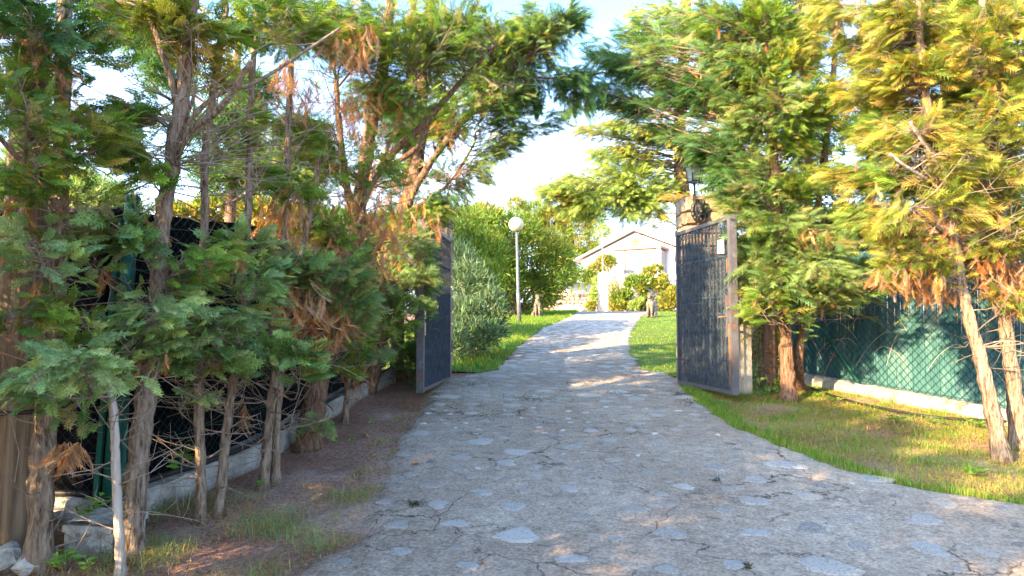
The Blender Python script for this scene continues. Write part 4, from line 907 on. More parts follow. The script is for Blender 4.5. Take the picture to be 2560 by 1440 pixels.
conifer_bg('broad pine tree rising behind the round bush, left of the white house', [on(P(1430, 0, D_).x, D_), P(1432, 640, D_), P(1425, 560, D_), P(1415, 530, D_)], .3,
    cl([(1415, 530, 40, 14, D_), (1470, 520, 35, 14, D_), (1380, 545, 40, 20, D_), (1440, 560, 50, 18, D_), (1495, 580, 32, 12, D_), (1390, 590, 45, 20, D_), (1450, 610, 45, 18, D_), (1485, 545, 30, 10, D_), (1340, 530, 40, 22, D_), (1480, 630, 25, 12, D_), (1330, 570, 40, 30, D_), (1430, 645, 40, 20, D_), (1290, 510, 20, 12, D_), (1380, 630, 40, 30, D_)], ry=1.5), 7500, .55, ['mid', 'gold', 'cedar', 'mid'], NEEDLE)
# hanging hedge, vines, climbers
bush('hanging_vine', 'bright green vine spilling over the white retaining wall', 'vine', cl([(1425, 688, 26, 20, 36.6), (1455, 686, 26, 20, 36.6), (1475, 692, 20, 18, 36.6), (1400, 690, 20, 16, 36.6)] + [(x, 712 + (i * 7) % 12, .5, 13, 36.7) for i, x in enumerate((1412, 1430, 1448, 1464))], ry=.12), 3800, .12, 'mid', LEAFP, stems=0, outward=.5, up=-.4)
bush('climbing_vine', 'yellow-green vine mounding against the white house left of the porch', 'vine', cl([(1490, 680, 24, 20, 44), (1510, 660, 22, 22, 45), (1525, 655, 14, 15, 45), (1500, 700, 40, 15, 40)], ry=.5), 3600, .2, ['gold', 'mid'], LEAFP, stems=0)
bush('column_vine', 'yellow-green vine climbing beside the white domed pillar', 'vine', cl([(1483, 745, 8, 26, 34.4), (1478, 765, 12, 10, 34.2), (1487, 712, 5, 20, 34.6)], ry=.15), 900, .15, ['gold', 'cedar'], LEAFP, stems=2)
bush('climbing_shrub', 'leafy climber with bare upper stems on the stone wall right of the domed pillar', 'shrub', cl([(1550, 750, 22, 25, 33.6), (1535, 735, 10, 25, 33.8), (1545, 765, 20, 12, 33.3), (1568, 735, 10, 12, 33.6)], ry=.4), 2200, .17, ['gold', 'mid'], LEAFP, stems=12)
m = MB(); b0 = on(P(1547, 0, 33.7).x, 33.7)
for _ in range(60):
    e = P(1545 + random.gauss(0, 22), random.uniform(665, 720), 33.8 + random.uniform(-.4, .4)); m.tube([b0, (b0 + e) / 2 + Vector((random.gauss(0, .12), 0, .1)), e, e + Vector((random.gauss(0, .25), 0, random.gauss(.1, .2)))], [.02, .012, .007, .003], 4, False)
tag(m.build('bare_shrub', palebarkM), 'bare brownish twiggy shrub against the glazed porch windows', 'shrub')
bush('bright_shrub', 'bright lime shrub arching over the stone wall behind the right statue', 'shrub', cl([(1615, 705, 26, 18, 33.4), (1590, 700, 24, 10, 33.6), (1650, 712, 18, 16, 33.2), (1640, 672, 14, 8, 33.8), (1622, 680, 14, 10, 33.6), (1575, 712, 14, 6, 33.6), (1665, 725, 10, 14, 33.4), (1600, 720, 12, 10, 33.4), (1612, 745, 8, 22, 33.6), (1657, 696, 10, 8, 33.5), (1605, 765, 6, 12, 33.6)], ry=.4), 3000, .19, ['gold', 'gold', 'mid'], LEAFP, stems=14)
bush('flowering_shrub', 'low pink-flowered shrub beside the gate, right of the right statue', 'shrub', cl([(1670, 750, 24, 22, 30), (1690, 740, 24, 26, 30), (1740, 745, 30, 28, 30), (1665, 770, 16, 10, 30)], ry=.5), 2600, .17, ['gold', 'mid'], LEAFP, stems=14, flowers=40)
bush('weed_plant', 'small yellowish plant at the stone wall foot between the climber and the right statue', 'plant', cl([(1585, 765, 16, 9, 33), (1600, 752, 10, 6, 33)], ry=.3), 400, .16, 'cedar', LEAFP, stems=6)

# cedar inside the gate
t = Tree('cedar_tree', 'tall sunlit cedar with layered drooping boughs behind the right gate pillar', bark=barkR)
cb = on(4.12, 15.5); t.trunk([cb, P(1706, 480, 15.5), P(1700, 330, 15.5), P(1712, 120, 15.5), P(1715, -150, 15.5), P(1715, -420, 15.5)], .20, .07)
t.trunk([P(1706, 520, 15.5), P(1690, 505, 15.3), P(1650, 500, 15), P(1600, 490, 14.8)], .05, .02, 'limb', barkR)
CZ = dict(size=.32, rise=.06, droop=.18, fan=.6, flat=.35)
for px, py, rx, ry, D, n in [(1345, 468, 50, 5, 14, 4), (1380, 490, 50, 5, 14, 3), (1420, 520, 50, 6, 14, 3), (1400, 455, 50, 6, 14.2, 4), (1380, 470, 60, 10, 14, 7), (1460, 500, 60, 14, 14, 8), (1540, 470, 80, 18, 14.3, 10), (1600, 500, 60, 18, 14.5, 8), (1420, 440, 50, 8, 14.5, 5), (1500, 420, 80, 14, 14.5, 9), (1600, 420, 80, 20, 15, 9), (1480, 380, 60, 10, 14.8, 6), (1560, 370, 80, 16, 15, 9), (1450, 320, 40, 10, 15, 4), (1530, 310, 70, 14, 15, 8), (1620, 330, 70, 20, 15, 8), (1520, 260, 50, 10, 15, 4), (1590, 250, 60, 16, 15, 7), (1640, 180, 60, 16, 15, 7), (1560, 180, 40, 14, 15, 3), (1640, 100, 60, 20, 15, 7), (1590, 60, 40, 16, 15, 4), (1570, 25, 30, 10, 15, 3), (1660, 20, 60, 20, 15, 7), (1650, 470, 40, 30, 15, 6), (1640, 535, 20, 10, 14.2, 2), (1560, 535, 30, 8, 14.2, 3), (1780, 400, 60, 60, 15.5, 6), (1800, 200, 80, 100, 16, 8), (1500, 150, 30, 14, 14, 0)]:
    t.blob(px, py, rx, ry, D, int(n * 2.4), rd=.6, ns=22, style='cedar' if random.random() < .75 else 'gold', **CZ)
t.finish(fine=False)

# ------------------------------------------------------------------ trees of the left row
GL = 'trees in the row along the black mesh fence'
def base_px(px, py): g = G(px, py); return g
def tr(lst):   # px, py, D
    return [P(*p) if len(p) == 3 else G(*p) for p in lst]
# 1 leftmost
g = base_px(98, 1420); d = g.y
t = Tree('cypress_tree', 'leftmost cypress with a rough grey-brown trunk in front of the utility pole', 'tree', GL)
t.trunk([g, P(105, 1180, d), P(120, 1000, d + .05), P(138, 760, d + .1), P(150, 520, d + .15), P(152, 320, d + .2), P(160, 120, d + .25), P(160, -150, d + .3), P(165, -500, d + .3)], .062, .035)
t.trunk([P(128, 900, d + .05), P(110, 880, d - .05), P(60, 830, d - .2), P(0, 790, d - .35)], .014, .006, 'limb')
t.trunk([P(150, 540, d + .1), P(100, 440, d), P(40, 390, d - .1), P(-20, 320, d - .2)], .022, .012, 'limb')
t.blob(60, 200, 90, 130, 3.7, 11, style='mid', fan=.28, ns=20, size=.2); t.blob(240, 300, 110, 50, 3.9, 8, style='gold', fan=.25, ns=22, size=.19)
t.blob(60, 420, 80, 60, 3.8, 5, style='mid', fan=.26, size=.2); t.blob(80, 600, 80, 50, 3.6, 5, style='pale', fan=.26, size=.2); t.blob(60, 20, 80, 60, 3.8, 6, style='dark', fan=.3, dead=3)
t.blob(190, 90, 70, 70, 4.1, 5, style='mid', fan=.28); t.blob(300, 340, 60, 60, 4.1, 4, style='mid', fan=.24); t.blob(20, 760, 30, 60, 3.5, 2, style='mid')
t.deadblob(150, 400, 50, 180, 3.9, 26, size=.12); t.deadblob(110, 780, 70, 90, 3.75, 18, size=.12); t.deadblob(40, 540, 50, 60, 3.7, 10)
t.deadblob(170, 1110, 38, 8, 3.55, 16, .08, size=.15, style='brown'); t.twigs(.35, 1.6, 26, .7); t.twigs(1.6, 3, 14, .7)
t.finish()
# 2 thin pale
g = base_px(302, 1436); d = g.y
t = Tree('cypress_tree', 'thin bleached trunk leaning beside the second thick left tree', 'tree', GL, bark=palebarkM)
t.trunk([g, P(298, 1330, d), P(290, 1180, d), P(286, 1050, d), P(272, 950, d + .02), P(262, 880, d + .05)], .026, .018)
t.blob(190, 900, 130, 60, 3.35, 7, style='pale', fan=.24, ns=24, size=.18, rise=.1); t.blob(90, 940, 80, 45, 3.2, 5, style='pale', fan=.22, ns=24, size=.17, rise=.1); t.blob(60, 970, 60, 50, 3.3, 4, style='cool', fan=.2, size=.17, rise=0); t.blob(210, 800, 40, 25, 3.5, 2, style='cedar', fan=.15, size=.15)
t.twigs(.5, 1.25, 14, .45, .004); t.finish()
# 3 main with forks
g = base_px(328, 1392); d = g.y
t = Tree('cypress_tree', 'thick forked cypress standing right beside the green corner post', 'tree', GL)
t.trunk([g, P(345, 1150, d + .05), P(368, 970, d + .12), P(392, 800, d + .2), P(400, 620, d + .3), P(425, 440, d + .4), P(448, 280, d + .45), P(468, 120, d + .5), P(485, -60, d + .5), P(500, -350, d + .5)], .060, .036)
t.trunk([P(440, 395, d + .4), P(475, 330, d + .3), P(550, 270, d + .2), P(626, 155, d + .1)], .022, .015, 'limb')
t.trunk([P(436, 380, d + .4), P(475, 270, d + .3), P(490, 215, d + .25)], .012, .010, 'limb')
t.trunk([P(440, 235, d + .45), P(405, 130, d + .4), P(375, 30, d + .4), P(360, -80, d + .4)], .022, .016, 'limb')
t.trunk([P(455, 320, d + .45), P(540, 240, d + .5), P(640, 205, d + .5), P(760, 130, d + .6), P(850, 70, d + .7)], .016, .009, 'limb')
t.blob(400, 770, 160, 80, 4.0, 9, style='pale', fan=.28, ns=26, size=.2, rise=.2); t.blob(330, 850, 130, 50, 3.8, 7, style='pale', fan=.26, ns=26, size=.19, rise=.15); t.blob(520, 700, 90, 50, 4.2, 7, style='pale', fan=.26, size=.2)
t.blob(470, 60, 80, 60, 4.5, 5, style='gold', fan=.24, ns=18); t.blob(560, 640, 90, 40, 4.3, 5, style='mid', fan=.26, size=.19); t.blob(340, 400, 60, 60, 4.3, 3, style='mid', fan=.2, ns=16); t.blob(600, 60, 80, 40, 4.8, 4, style='mid', fan=.26)
t.blob(330, 270, 110, 60, 4.6, 4, style='mid', fan=.28, ns=18); t.deadblob(560, 880, 60, 25, 4.4, 8, .2, size=.12); t.deadblob(120, 60, 60, 60, 4.2, 8, .2, size=.14); t.blob(300, 560, 60, 25, 4.1, 3, style='cool', fan=.18)
t.deadblob(480, 640, 60, 30, 4.2, 6, .2, size=.11); t.deadblob(400, 560, 40, 40, 4.5, 6, .2, size=.13); t.deadblob(380, 890, 45, 25, 4.1, 14, size=.13); t.deadblob(605, 635, 22, 14, 4.2, 9, .1, size=.1); t.deadblob(260, 680, 20, 20, 4.1, 6, .1, size=.12)
t.blob(420, 20, 110, 40, 4.7, 6, style='gold', fan=.25); t.blob(250, 20, 100, 40, 4.7, 5, style='mid', fan=.25)
t.twigs(.5, 1.7, 40, .8); t.twigs(1.7, 3.2, 34, 1.0, bias=(.2, .1, 0)); t.finish()
# 4
g = base_px(503, 1296); d = g.y
t = Tree('cypress_tree', 'slim straight trunk left of the kerb end, with one low green sprig', 'tree', GL)
t.trunk([g, P(500, 1130, d), P(496, 950, d + .02), P(500, 760, d + .05), P(512, 560, d + .1), P(515, 360, d + .15), P(545, 150, d + .2), P(565, 0, d + .2), P(580, -300, d + .2)], .033, .02)
t.blob(490, 990, 45, 18, 4.5, 3, style='pale', fan=.12, ns=14, size=.14, rise=-.1); t.blob(610, 800, 110, 45, 4.5, 6, style='pale', fan=.27, ns=24, size=.19, rise=.1); t.blob(540, 880, 60, 30, 4.6, 3, style='cool', fan=.2)
t.blob(560, 180, 60, 60, 5.2, 3, style='mid', fan=.25, ns=16); t.blob(640, 330, 60, 80, 5.3, 3, style='mid', fan=.22, ns=14); t.blob(500, 130, 60, 40, 4.9, 3, style='gold', fan=.2)
t.twigs(.5, 1.5, 26, .6); t.twigs(1.5, 3.2, 24, .8); t.finish()
# 5
g = base_px(548, 1280); d = g.y
t = Tree('cypress_tree', 'slim leaning trunk, second right of the kerb end, twigs on its right', 'tree', GL)
t.trunk([g, P(562, 1110, d), P(582, 960, d + .03), P(602, 850, d + .1), P(612, 680, d + .2), P(622, 480, d + .3), P(628, 250, d + .4), P(640, 40, d + .4), P(650, -300, d + .4)], .033, .02)
t.blob(690, 860, 80, 30, 4.6, 5, style='pale', fan=.25, ns=24, size=.19, rise=.1); t.blob(660, 420, 50, 60, 5.4, 4, style='mid', fan=.22, ns=16); t.blob(620, 600, 80, 50, 4.8, 5, style='pale', fan=.26, size=.2); t.blob(650, 680, 60, 40, 4.7, 4, style='pale', fan=.22)
t.blob(700, 10, 120, 40, 5.3, 8, style='mid', fan=.3); t.blob(680, 90, 80, 60, 5.4, 5, style='mid', fan=.3); t.deadblob(605, 1020, 14, 45, 4.95, 5, .08, size=.13); t.deadblob(720, 230, 80, 50, 5.3, 14, size=.17)
t.twigs(.5, 1.5, 26, .6); t.twigs(1.5, 3.2, 24, .8); t.finish()
# 6 twin
g = base_px(660, 1212); d = g.y
t = Tree('cypress_tree', 'twin-stemmed cypress left of the thickest trunk of the left row', 'tree', GL)
t.trunk([g, P(672, 1060, d), P(688, 920, d + .03), P(700, 760, d + .1), P(712, 560, d + .2), P(720, 330, d + .3), P(728, 100, d + .3), P(735, -250, d + .3)], .037, .02)
t.trunk([g + Vector((.05, .12, 0)), P(692, 1060, d + .1), P(706, 900, d + .12), P(722, 760, d + .25), P(770, 560, d + .4), P(800, 380, d + .4)], .033, .018)
t.blob(740, 880, 50, 20, 4.9, 3, style='cool', fan=.2); t.blob(740, 330, 80, 100, 5.7, 8, style='mid', fan=.3); t.blob(730, 480, 80, 60, 5.6, 5, style='mid', fan=.28); t.blob(760, 660, 70, 60, 5.4, 6, style='cool', fan=.28)
t.blob(800, 90, 90, 80, 5.9, 8, style='mid', fan=.35); t.deadblob(880, 100, 70, 60, 5.6, 26, .3, size=.2); t.deadblob(740, 180, 60, 60, 5.6, 12, size=.2); t.deadblob(740, 740, 80, 60, 5.2, 34); t.deadblob(700, 500, 60, 60, 5.4, 18)
t.twigs(.6, 1.8, 46, .8); t.twigs(1.8, 3.5, 30, .9); t.finish()
# 7 thickest
g = base_px(768, 1112); d = g.y
t = Tree('cypress_tree', 'thickest reddish trunk of the left row, with dead orange foliage', 'tree', GL, bark=barkR)
t.trunk([g, P(785, 1010, d + .02), P(812, 900, d + .1), P(850, 780, d + .3), P(885, 640, d + .5), P(900, 500, d + .6), P(925, 340, d + .7), P(960, 150, d + .7), P(985, -100, d + .7), P(1000, -400, d + .7)], .115, .045)
t.trunk([P(890, 600, d + .5), P(870, 480, d + .4), P(855, 380, d + .4), P(840, 200, d + .4)], .05, .025, 'limb')
t.trunk([P(925, 455, d + .6), P(985, 380, d + .5), P(1060, 310, d + .5), P(1120, 240, d + .5), P(1240, 110, d + .5)], .05, .02, 'limb')
t.trunk([P(930, 440, d + .6), P(1040, 370, d + .8), P(1090, 260, d + 1)], .035, .018, 'limb')
t.trunk([P(905, 520, d + .6), P(980, 340, d + .2), P(1040, 200, d)], .03, .015, 'limb', palebarkM)
t.blob(900, 10, 160, 40, 6.1, 12, style='mid', fan=.38); t.blob(1060, 20, 160, 40, 6.3, 14, style='mid', fan=.4); t.blob(900, 90, 140, 90, 6.3, 16, style='mid', fan=.4, ns=30); t.blob(1080, 90, 130, 90, 6.5, 18, style='cool', fan=.42, ns=30); t.blob(980, 230, 120, 80, 6.6, 12, style='mid', fan=.38, ns=28)
t.blob(820, 380, 90, 90, 6.2, 10, style='mid', fan=.33); t.blob(940, 380, 80, 70, 6.4, 5, style='mid', fan=.3); t.blob(850, 660, 100, 60, 5.8, 10, style='cool', fan=.32, dead=2); t.blob(800, 560, 100, 60, 6, 8, style='mid', fan=.3, dead=2)
t.blob(790, 1050, 50, 40, 5.9, 4, style='cool', fan=.15, ns=14, size=.15, rise=0); t.blob(880, 740, 70, 60, 5.9, 6, style='cool', fan=.28, ns=26)
t.deadblob(700, 560, 60, 70, 5.6, 16); t.deadblob(920, 680, 50, 60, 6.2, 26, .2, size=.18); t.deadblob(840, 300, 90, 80, 5.9, 20); t.deadblob(820, 790, 60, 50, 5.7, 50, .2, size=.19); t.deadblob(850, 560, 90, 110, 6.2, 46, .3, size=.17); t.deadblob(760, 620, 60, 70, 5.9, 20); t.deadblob(960, 560, 60, 90, 6.8, 30); t.deadblob(930, 240, 80, 80, 6.3, 20)
t.twigs(.8, 2.2, 50, .9); t.twigs(2.2, 4.2, 40, 1.2); t.finish()
# 8 little stump tree
g = base_px(862, 1055); d = g.y
t = Tree('cypress_tree', 'small dark stub of a cypress right of the thickest trunk', 'tree', GL)
t.trunk([g, P(866, 1000, d), P(872, 930, d + .03), P(880, 850, d + .1), P(890, 760, d + .1)], .036, .018)
t.blob(900, 850, 60, 40, 6.8, 4, style='mid', fan=.22, ns=20, size=.18, dead=3); t.blob(960, 880, 35, 25, 6.9, 3, style='cool', fan=.18, ns=18, size=.17, rise=0); t.blob(840, 910, 50, 30, 6.8, 3, style='mid', fan=.18, rise=0); t.deadblob(890, 930, 40, 50, 6.9, 14, size=.14)
t.twigs(.8, 1.6, 26, .6); t.finish()
# 9,10 near the gate
t = Tree('cypress_tree', 'big dark cypress beside the left gate leaf, arching over the driveway', 'tree', GL, bark=barkR)
b = on(-1.95, 9.2); t.trunk([b, P(958, 800, 9.2), P(985, 600, 9.3), P(1040, 420, 9.3), P(1060, 200, 9.3), P(1080, -50, 9.3), P(1090, -350, 9.3)], .12, .06)
t.trunk([P(990, 560, 9.2), P(1080, 400, 9), P(1180, 280, 8.8), P(1300, 170, 8.6), P(1400, 60, 8.6)], .055, .02, 'limb'); t.trunk([P(1000, 540, 9.2), P(1110, 470, 9), P(1180, 370, 8.9), P(1190, 330, 8.9)], .025, .010, 'limb')
t.trunk([P(1050, 360, 9.3), P(1200, 210, 9), P(1400, 195, 9), P(1520, 180, 9)], .03, .010, 'limb')
t.blob(1060, 640, 50, 60, 8.6, 8, style='cool', fan=.3, ns=28, size=.24); t.blob(1000, 560, 60, 70, 8.7, 7, style='mid', fan=.32, dead=3); t.blob(980, 700, 70, 70, 8.2, 10, style='cool', fan=.34, ns=28); t.blob(1050, 750, 40, 50, 8.5, 6, style='cool', fan=.28, ns=28, size=.23); t.blob(950, 800, 60, 40, 8, 7, style='mid', fan=.32, dead=2)
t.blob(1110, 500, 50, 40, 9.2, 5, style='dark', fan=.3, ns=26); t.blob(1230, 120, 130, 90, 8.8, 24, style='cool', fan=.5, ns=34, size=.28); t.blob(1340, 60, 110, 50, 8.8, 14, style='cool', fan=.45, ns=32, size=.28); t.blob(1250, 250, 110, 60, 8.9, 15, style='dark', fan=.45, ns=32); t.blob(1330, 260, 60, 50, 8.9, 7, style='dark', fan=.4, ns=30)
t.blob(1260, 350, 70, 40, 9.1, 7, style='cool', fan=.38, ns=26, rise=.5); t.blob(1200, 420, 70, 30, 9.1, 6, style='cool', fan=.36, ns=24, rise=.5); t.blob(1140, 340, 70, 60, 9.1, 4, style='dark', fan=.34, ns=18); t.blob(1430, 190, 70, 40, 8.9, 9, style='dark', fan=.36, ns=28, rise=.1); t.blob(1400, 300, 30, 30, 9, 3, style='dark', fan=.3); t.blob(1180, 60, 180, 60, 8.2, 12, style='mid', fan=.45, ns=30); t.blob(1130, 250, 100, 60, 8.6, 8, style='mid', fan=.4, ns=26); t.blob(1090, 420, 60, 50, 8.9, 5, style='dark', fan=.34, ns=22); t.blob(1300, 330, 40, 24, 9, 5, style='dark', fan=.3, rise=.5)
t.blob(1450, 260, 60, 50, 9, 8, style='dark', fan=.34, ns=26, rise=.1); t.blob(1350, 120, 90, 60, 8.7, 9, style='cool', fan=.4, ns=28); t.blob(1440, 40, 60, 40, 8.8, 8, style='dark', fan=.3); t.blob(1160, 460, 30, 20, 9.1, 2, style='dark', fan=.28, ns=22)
t.blob(1040, 590, 70, 60, 8.3, 9, style='cool', fan=.28, ns=26, size=.24); t.blob(1055, 690, 55, 60, 8.2, 8, style='cool', fan=.26, ns=26, size=.23); t.blob(1090, 520, 60, 40, 8.8, 6, style='mid', fan=.3)
t.blob(1060, 900, 20, 40, 9.6, 2, style='dark', fan=.3); t.blob(1040, 860, 40, 50, 9.8, 4, style='dark', fan=.35)
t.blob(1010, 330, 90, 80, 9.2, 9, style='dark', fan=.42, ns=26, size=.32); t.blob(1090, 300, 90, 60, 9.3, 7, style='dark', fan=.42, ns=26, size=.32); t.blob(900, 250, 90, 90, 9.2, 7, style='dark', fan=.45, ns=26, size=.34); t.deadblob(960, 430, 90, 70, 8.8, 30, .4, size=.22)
t.blob(1180, 200, 120, 70, 8.9, 9, style='mid', fan=.42, ns=28); t.blob(1120, 330, 60, 50, 9.2, 4, style='dark', fan=.36); t.blob(1300, 200, 90, 60, 8.8, 8, style='cool', fan=.42, ns=28)
t.deadblob(1150, 300, 90, 60, 8.9, 20, .3, size=.2); t.deadblob(1060, 560, 40, 60, 8.5, 20, .3, size=.2); t.deadblob(1000, 620, 60, 80, 8.8, 30, .4, size=.22); t.deadblob(900, 800, 60, 40, 7.8, 20); t.deadblob(1100, 360, 50, 90, 9.1, 12)
t.twigs(1.2, 3.0, 40, 1.1); t.twigs(3, 5, 30, 1.3, bias=(.8, 0, .2)); t.finish()
t = Tree('cypress_tree', 'dark trunk hidden in shade between the left fence end and the gate', 'tree', GL, bark=barkR)
b = on(-1.75, 10.4); t.trunk([b, b + Vector((.05, 0, 1.5)), b + Vector((.15, .1, 3.5)), b + Vector((.2, .1, 6))], .10, .05)
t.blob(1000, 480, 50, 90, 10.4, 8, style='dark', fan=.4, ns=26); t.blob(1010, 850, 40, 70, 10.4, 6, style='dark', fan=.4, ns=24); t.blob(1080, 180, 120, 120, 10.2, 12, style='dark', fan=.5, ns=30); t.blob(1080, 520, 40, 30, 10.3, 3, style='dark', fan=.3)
t.deadblob(1020, 900, 40, 40, 10.3, 20, size=.25); t.finish(fine=False)
# hedge continuing unseen on the left, made tall and dense to shade the drive
for i, (x, y, h) in enumerate([(-3.6, 2.0, 4.8), (-3.6, 1.6, 4.9), (-3.8, .5, 4.9), (-4.0, -.7, 5.0), (-4.3, -1.9, 5.0), (-4.7, -3.1, 5.0), (-5.3, -4.4, 5.0), (-5.1, 2.8, 4.6), (-6.3, 3.1, 4.8)]):  # last two trees added to keep the side fence cloth in shade
    t = Tree('cypress_tree', 'unseen cypress of the left hedge, ' + ['nearest to the utility pole', 'second from the utility pole towards the camera', 'third from the utility pole, level with the road edge', 'standing level with the camera', 'just behind the camera', 'well behind the camera', 'last one at the far end of the hedge', 'added left of the utility pole to shade the side fence', 'farthest left, added to shade the side fence'][i], 'tree', 'cypresses outside the frame'); b = on(x, y)
    t.trunk([b, b + Vector((.03, 0, h * .5)), b + Vector((0, .05, h))], .07, .03)
    for _ in range(50):
        z = random.uniform(.7, h); r_ = .75 * (1.1 - z / h * .6); a = random.uniform(0, 2 * pi); t.bough((x + cos(a) * r_, y + sin(a) * r_, b.z + z), .45, 14, 'mid', size=.8)
    t.finish(fine=False)

# ------------------------------------------------------------------ trees on the right
GR = 'trees along the turquoise fence'
R_ = dict(ns=30, size=.30, fan=.45)
t = Tree('cypress_tree', 'twin-trunked dark green cypress just right of the wooden post', 'tree', GR, bark=barkR)
g = base_px(1970, 1000); d = g.y
t.trunk([g, P(1966, 880, d), P(1962, 770, d + .05), P(1948, 600, d + .1), P(1935, 420, d + .15), P(1920, 200, d + .2), P(1915, -50, d + .2), P(1915, -350, d + .2)], .092, .045)
g2 = base_px(1998, 975); t.trunk([g2, P(1998, 900, d + .15), P(2010, 790, d + .2), P(2030, 640, d + .3), P(2060, 400, d + .4), P(2090, 100, d + .4), P(2100, -200, d + .4)], .066, .03)
for px, py, rx, ry, D, n, st in [(1870, 640, 50, 60, 8.6, 9, 'cool'), (1960, 690, 90, 50, 8.2, 13, 'cool'), (1900, 730, 60, 40, 8.2, 7, 'mid'), (2090, 700, 90, 45, 8.0, 12, 'pale'), (2180, 680, 60, 35, 7.8, 5, 'cool'), (1840, 520, 70, 50, 8.9, 9, 'cool'), (1960, 560, 90, 60, 8.4, 12, 'cool'), (2080, 600, 80, 50, 8.2, 8, 'cool'), (1800, 430, 70, 40, 9, 9, 'dark'), (1900, 420, 90, 60, 8.8, 10, 'cool'), (1750, 340, 80, 50, 9.2, 10, 'dark'), (1880, 300, 100, 60, 9, 14, 'cool'), (2020, 320, 90, 80, 8.8, 12, 'mid'), (1660, 230, 80, 50, 9.5, 9, 'dark'), (1540, 160, 70, 50, 9.6, 10, 'dark'), (1600, 130, 60, 40, 9.5, 6, 'cool'), (1720, 200, 80, 60, 9.3, 10, 'dark'), (1800, 150, 90, 70, 9, 14, 'cool'), (1920, 150, 90, 80, 8.8, 14, 'mid'), (1780, 30, 90, 40, 9, 10, 'mid'), (1920, 30, 90, 50, 8.8, 12, 'mid'), (1680, 60, 50, 40, 9.4, 3, 'cool'), (2020, 120, 80, 100, 8.7, 13, 'gold'), (1560, 250, 40, 30, 9.6, 3, 'dark'), (1660, 330, 60, 30, 9.5, 4, 'dark'), (1745, 385, 50, 30, 9.7, 8, 'dark'), (1800, 480, 40, 40, 9.6, 5, 'cool'), (1500, 230, 60, 40, 9.6, 7, 'dark'), (1480, 140, 50, 40, 9.7, 6, 'dark'), (1560, 90, 50, 30, 9.6, 4, 'dark'), (1600, 60, 40, 30, 9.5, 3, 'mid'), (1850, 230, 120, 120, 8.7, 12, 'cool'), (1740, 110, 60, 50, 9.2, 5, 'cool')]:
    t.blob(px, py, rx, ry, D, n, style=st, dead=.3, **R_)
for px, py, rx, ry, D, n, st in [(1860, 470, 70, 60, 8.7, 6, 'cool'), (2000, 450, 80, 60, 8.6, 8, 'mid'), (2060, 230, 70, 80, 8.5, 8, 'mid'), (1960, 240, 80, 60, 8.6, 7, 'cool'), (2050, 660, 110, 40, 7.9, 6, 'pale'), (1860, 100, 100, 70, 8.8, 7, 'cool')]: t.blob(px, py, rx, ry, D, n, style=st, **R_)
t.deadblob(2040, 590, 50, 25, 8, 16, .2, size=.18); t.deadblob(1960, 420, 100, 80, 9, 36, .3); t.deadblob(1990, 690, 80, 30, 8.3, 16, size=.16)
t.twigs(1.6, 3.6, 60, 1.0); t.finish()
t = Tree('cypress_tree', 'leaning sunlit cypress, left of the pair of orange trunks at the right edge', 'tree', GR)
g = base_px(2508, 1150); d = g.y
t.trunk([g, P(2475, 1000, d + .05), P(2440, 850, d + .1), P(2404, 720, d + .15), P(2385, 600, d + .2), P(2362, 440, d + .3), P(2322, 290, d + .4), P(2300, 100, d + .4), P(2290, -200, d + .4)], .062, .028)
t.trunk([P(2385, 600, d + .2), P(2330, 560, d), P(2280, 520, d - .15)], .02, .010, 'limb'); t.trunk([P(2362, 440, d + .3), P(2310, 360, d + .1), P(2275, 305, d)], .02, .013, 'limb', palebarkM); t.trunk([P(2375, 480, d + .3), P(2270, 420, d), P(2225, 385, d - .1)], .018, .012, 'limb', palebarkM)
for px, py, rx, ry, D, n, st in [(2200, 560, 80, 40, 6.2, 8, 'gold'), (2300, 630, 90, 50, 6, 8, 'gold'), (2230, 620, 60, 40, 6.2, 5, 'gold'), (2180, 440, 90, 60, 6.8, 9, 'mid'), (2320, 440, 90, 60, 6.4, 9, 'gold'), (2200, 300, 90, 70, 7, 12, 'mid'), (2330, 260, 90, 80, 6.8, 12, 'gold'), (2150, 130, 90, 90, 7.3, 14, 'gold'), (2300, 90, 100, 90, 7, 15, 'gold'), (2120, 520, 60, 50, 7.2, 6, 'mid'), (2120, 230, 60, 60, 7.6, 7, 'gold')]:
    t.blob(px, py, rx, ry, D, n, style=st, dead=.6, ns=28, size=.25, fan=.36)
for px, py, rx, ry, D, n in [(2310, 330, 110, 60, 6.3, 9), (2290, 180, 120, 80, 6.4, 12), (2240, 40, 130, 60, 6.6, 12), (2160, 350, 80, 60, 6.9, 8), (2060, 30, 80, 60, 7.5, 8), (2090, 430, 80, 50, 7.4, 8), (2180, 200, 80, 60, 6.9, 7)]: t.blob(px, py, rx, ry, D, n, style='gold', dead=.3, ns=28, size=.25, fan=.36)
t.blob(2420, 380, 90, 60, 6.0, 6, style='gold', ns=28, size=.24, fan=.34); t.blob(2380, 500, 90, 50, 6.0, 6, style='gold', ns=28, size=.24, fan=.34)
t.deadblob(2270, 680, 90, 35, 6, 60, .3, size=.15); t.deadblob(2300, 590, 110, 60, 6.1, 40, .3, size=.15); t.deadblob(2340, 720, 60, 30, 6.1, 30, .2, size=.13); t.deadblob(2230, 420, 90, 80, 6.8, 30, .3); t.deadblob(2360, 560, 80, 90, 6.3, 40)
t.twigs(1.3, 3.2, 55, .9, pale=True); t.finish()
t = Tree('cypress_tree', 'sunlit cypress at the right edge of the picture, brown foliage low on it', 'tree', GR)
g = base_px(2552, 1118); d = g.y
t.trunk([g, P(2535, 960, d), P(2512, 800, d), P(2502, 640, d + .05), P(2495, 480, d + .1), P(2475, 300, d + .2), P(2460, 100, d + .2), P(2450, -200, d + .2)], .072, .032)
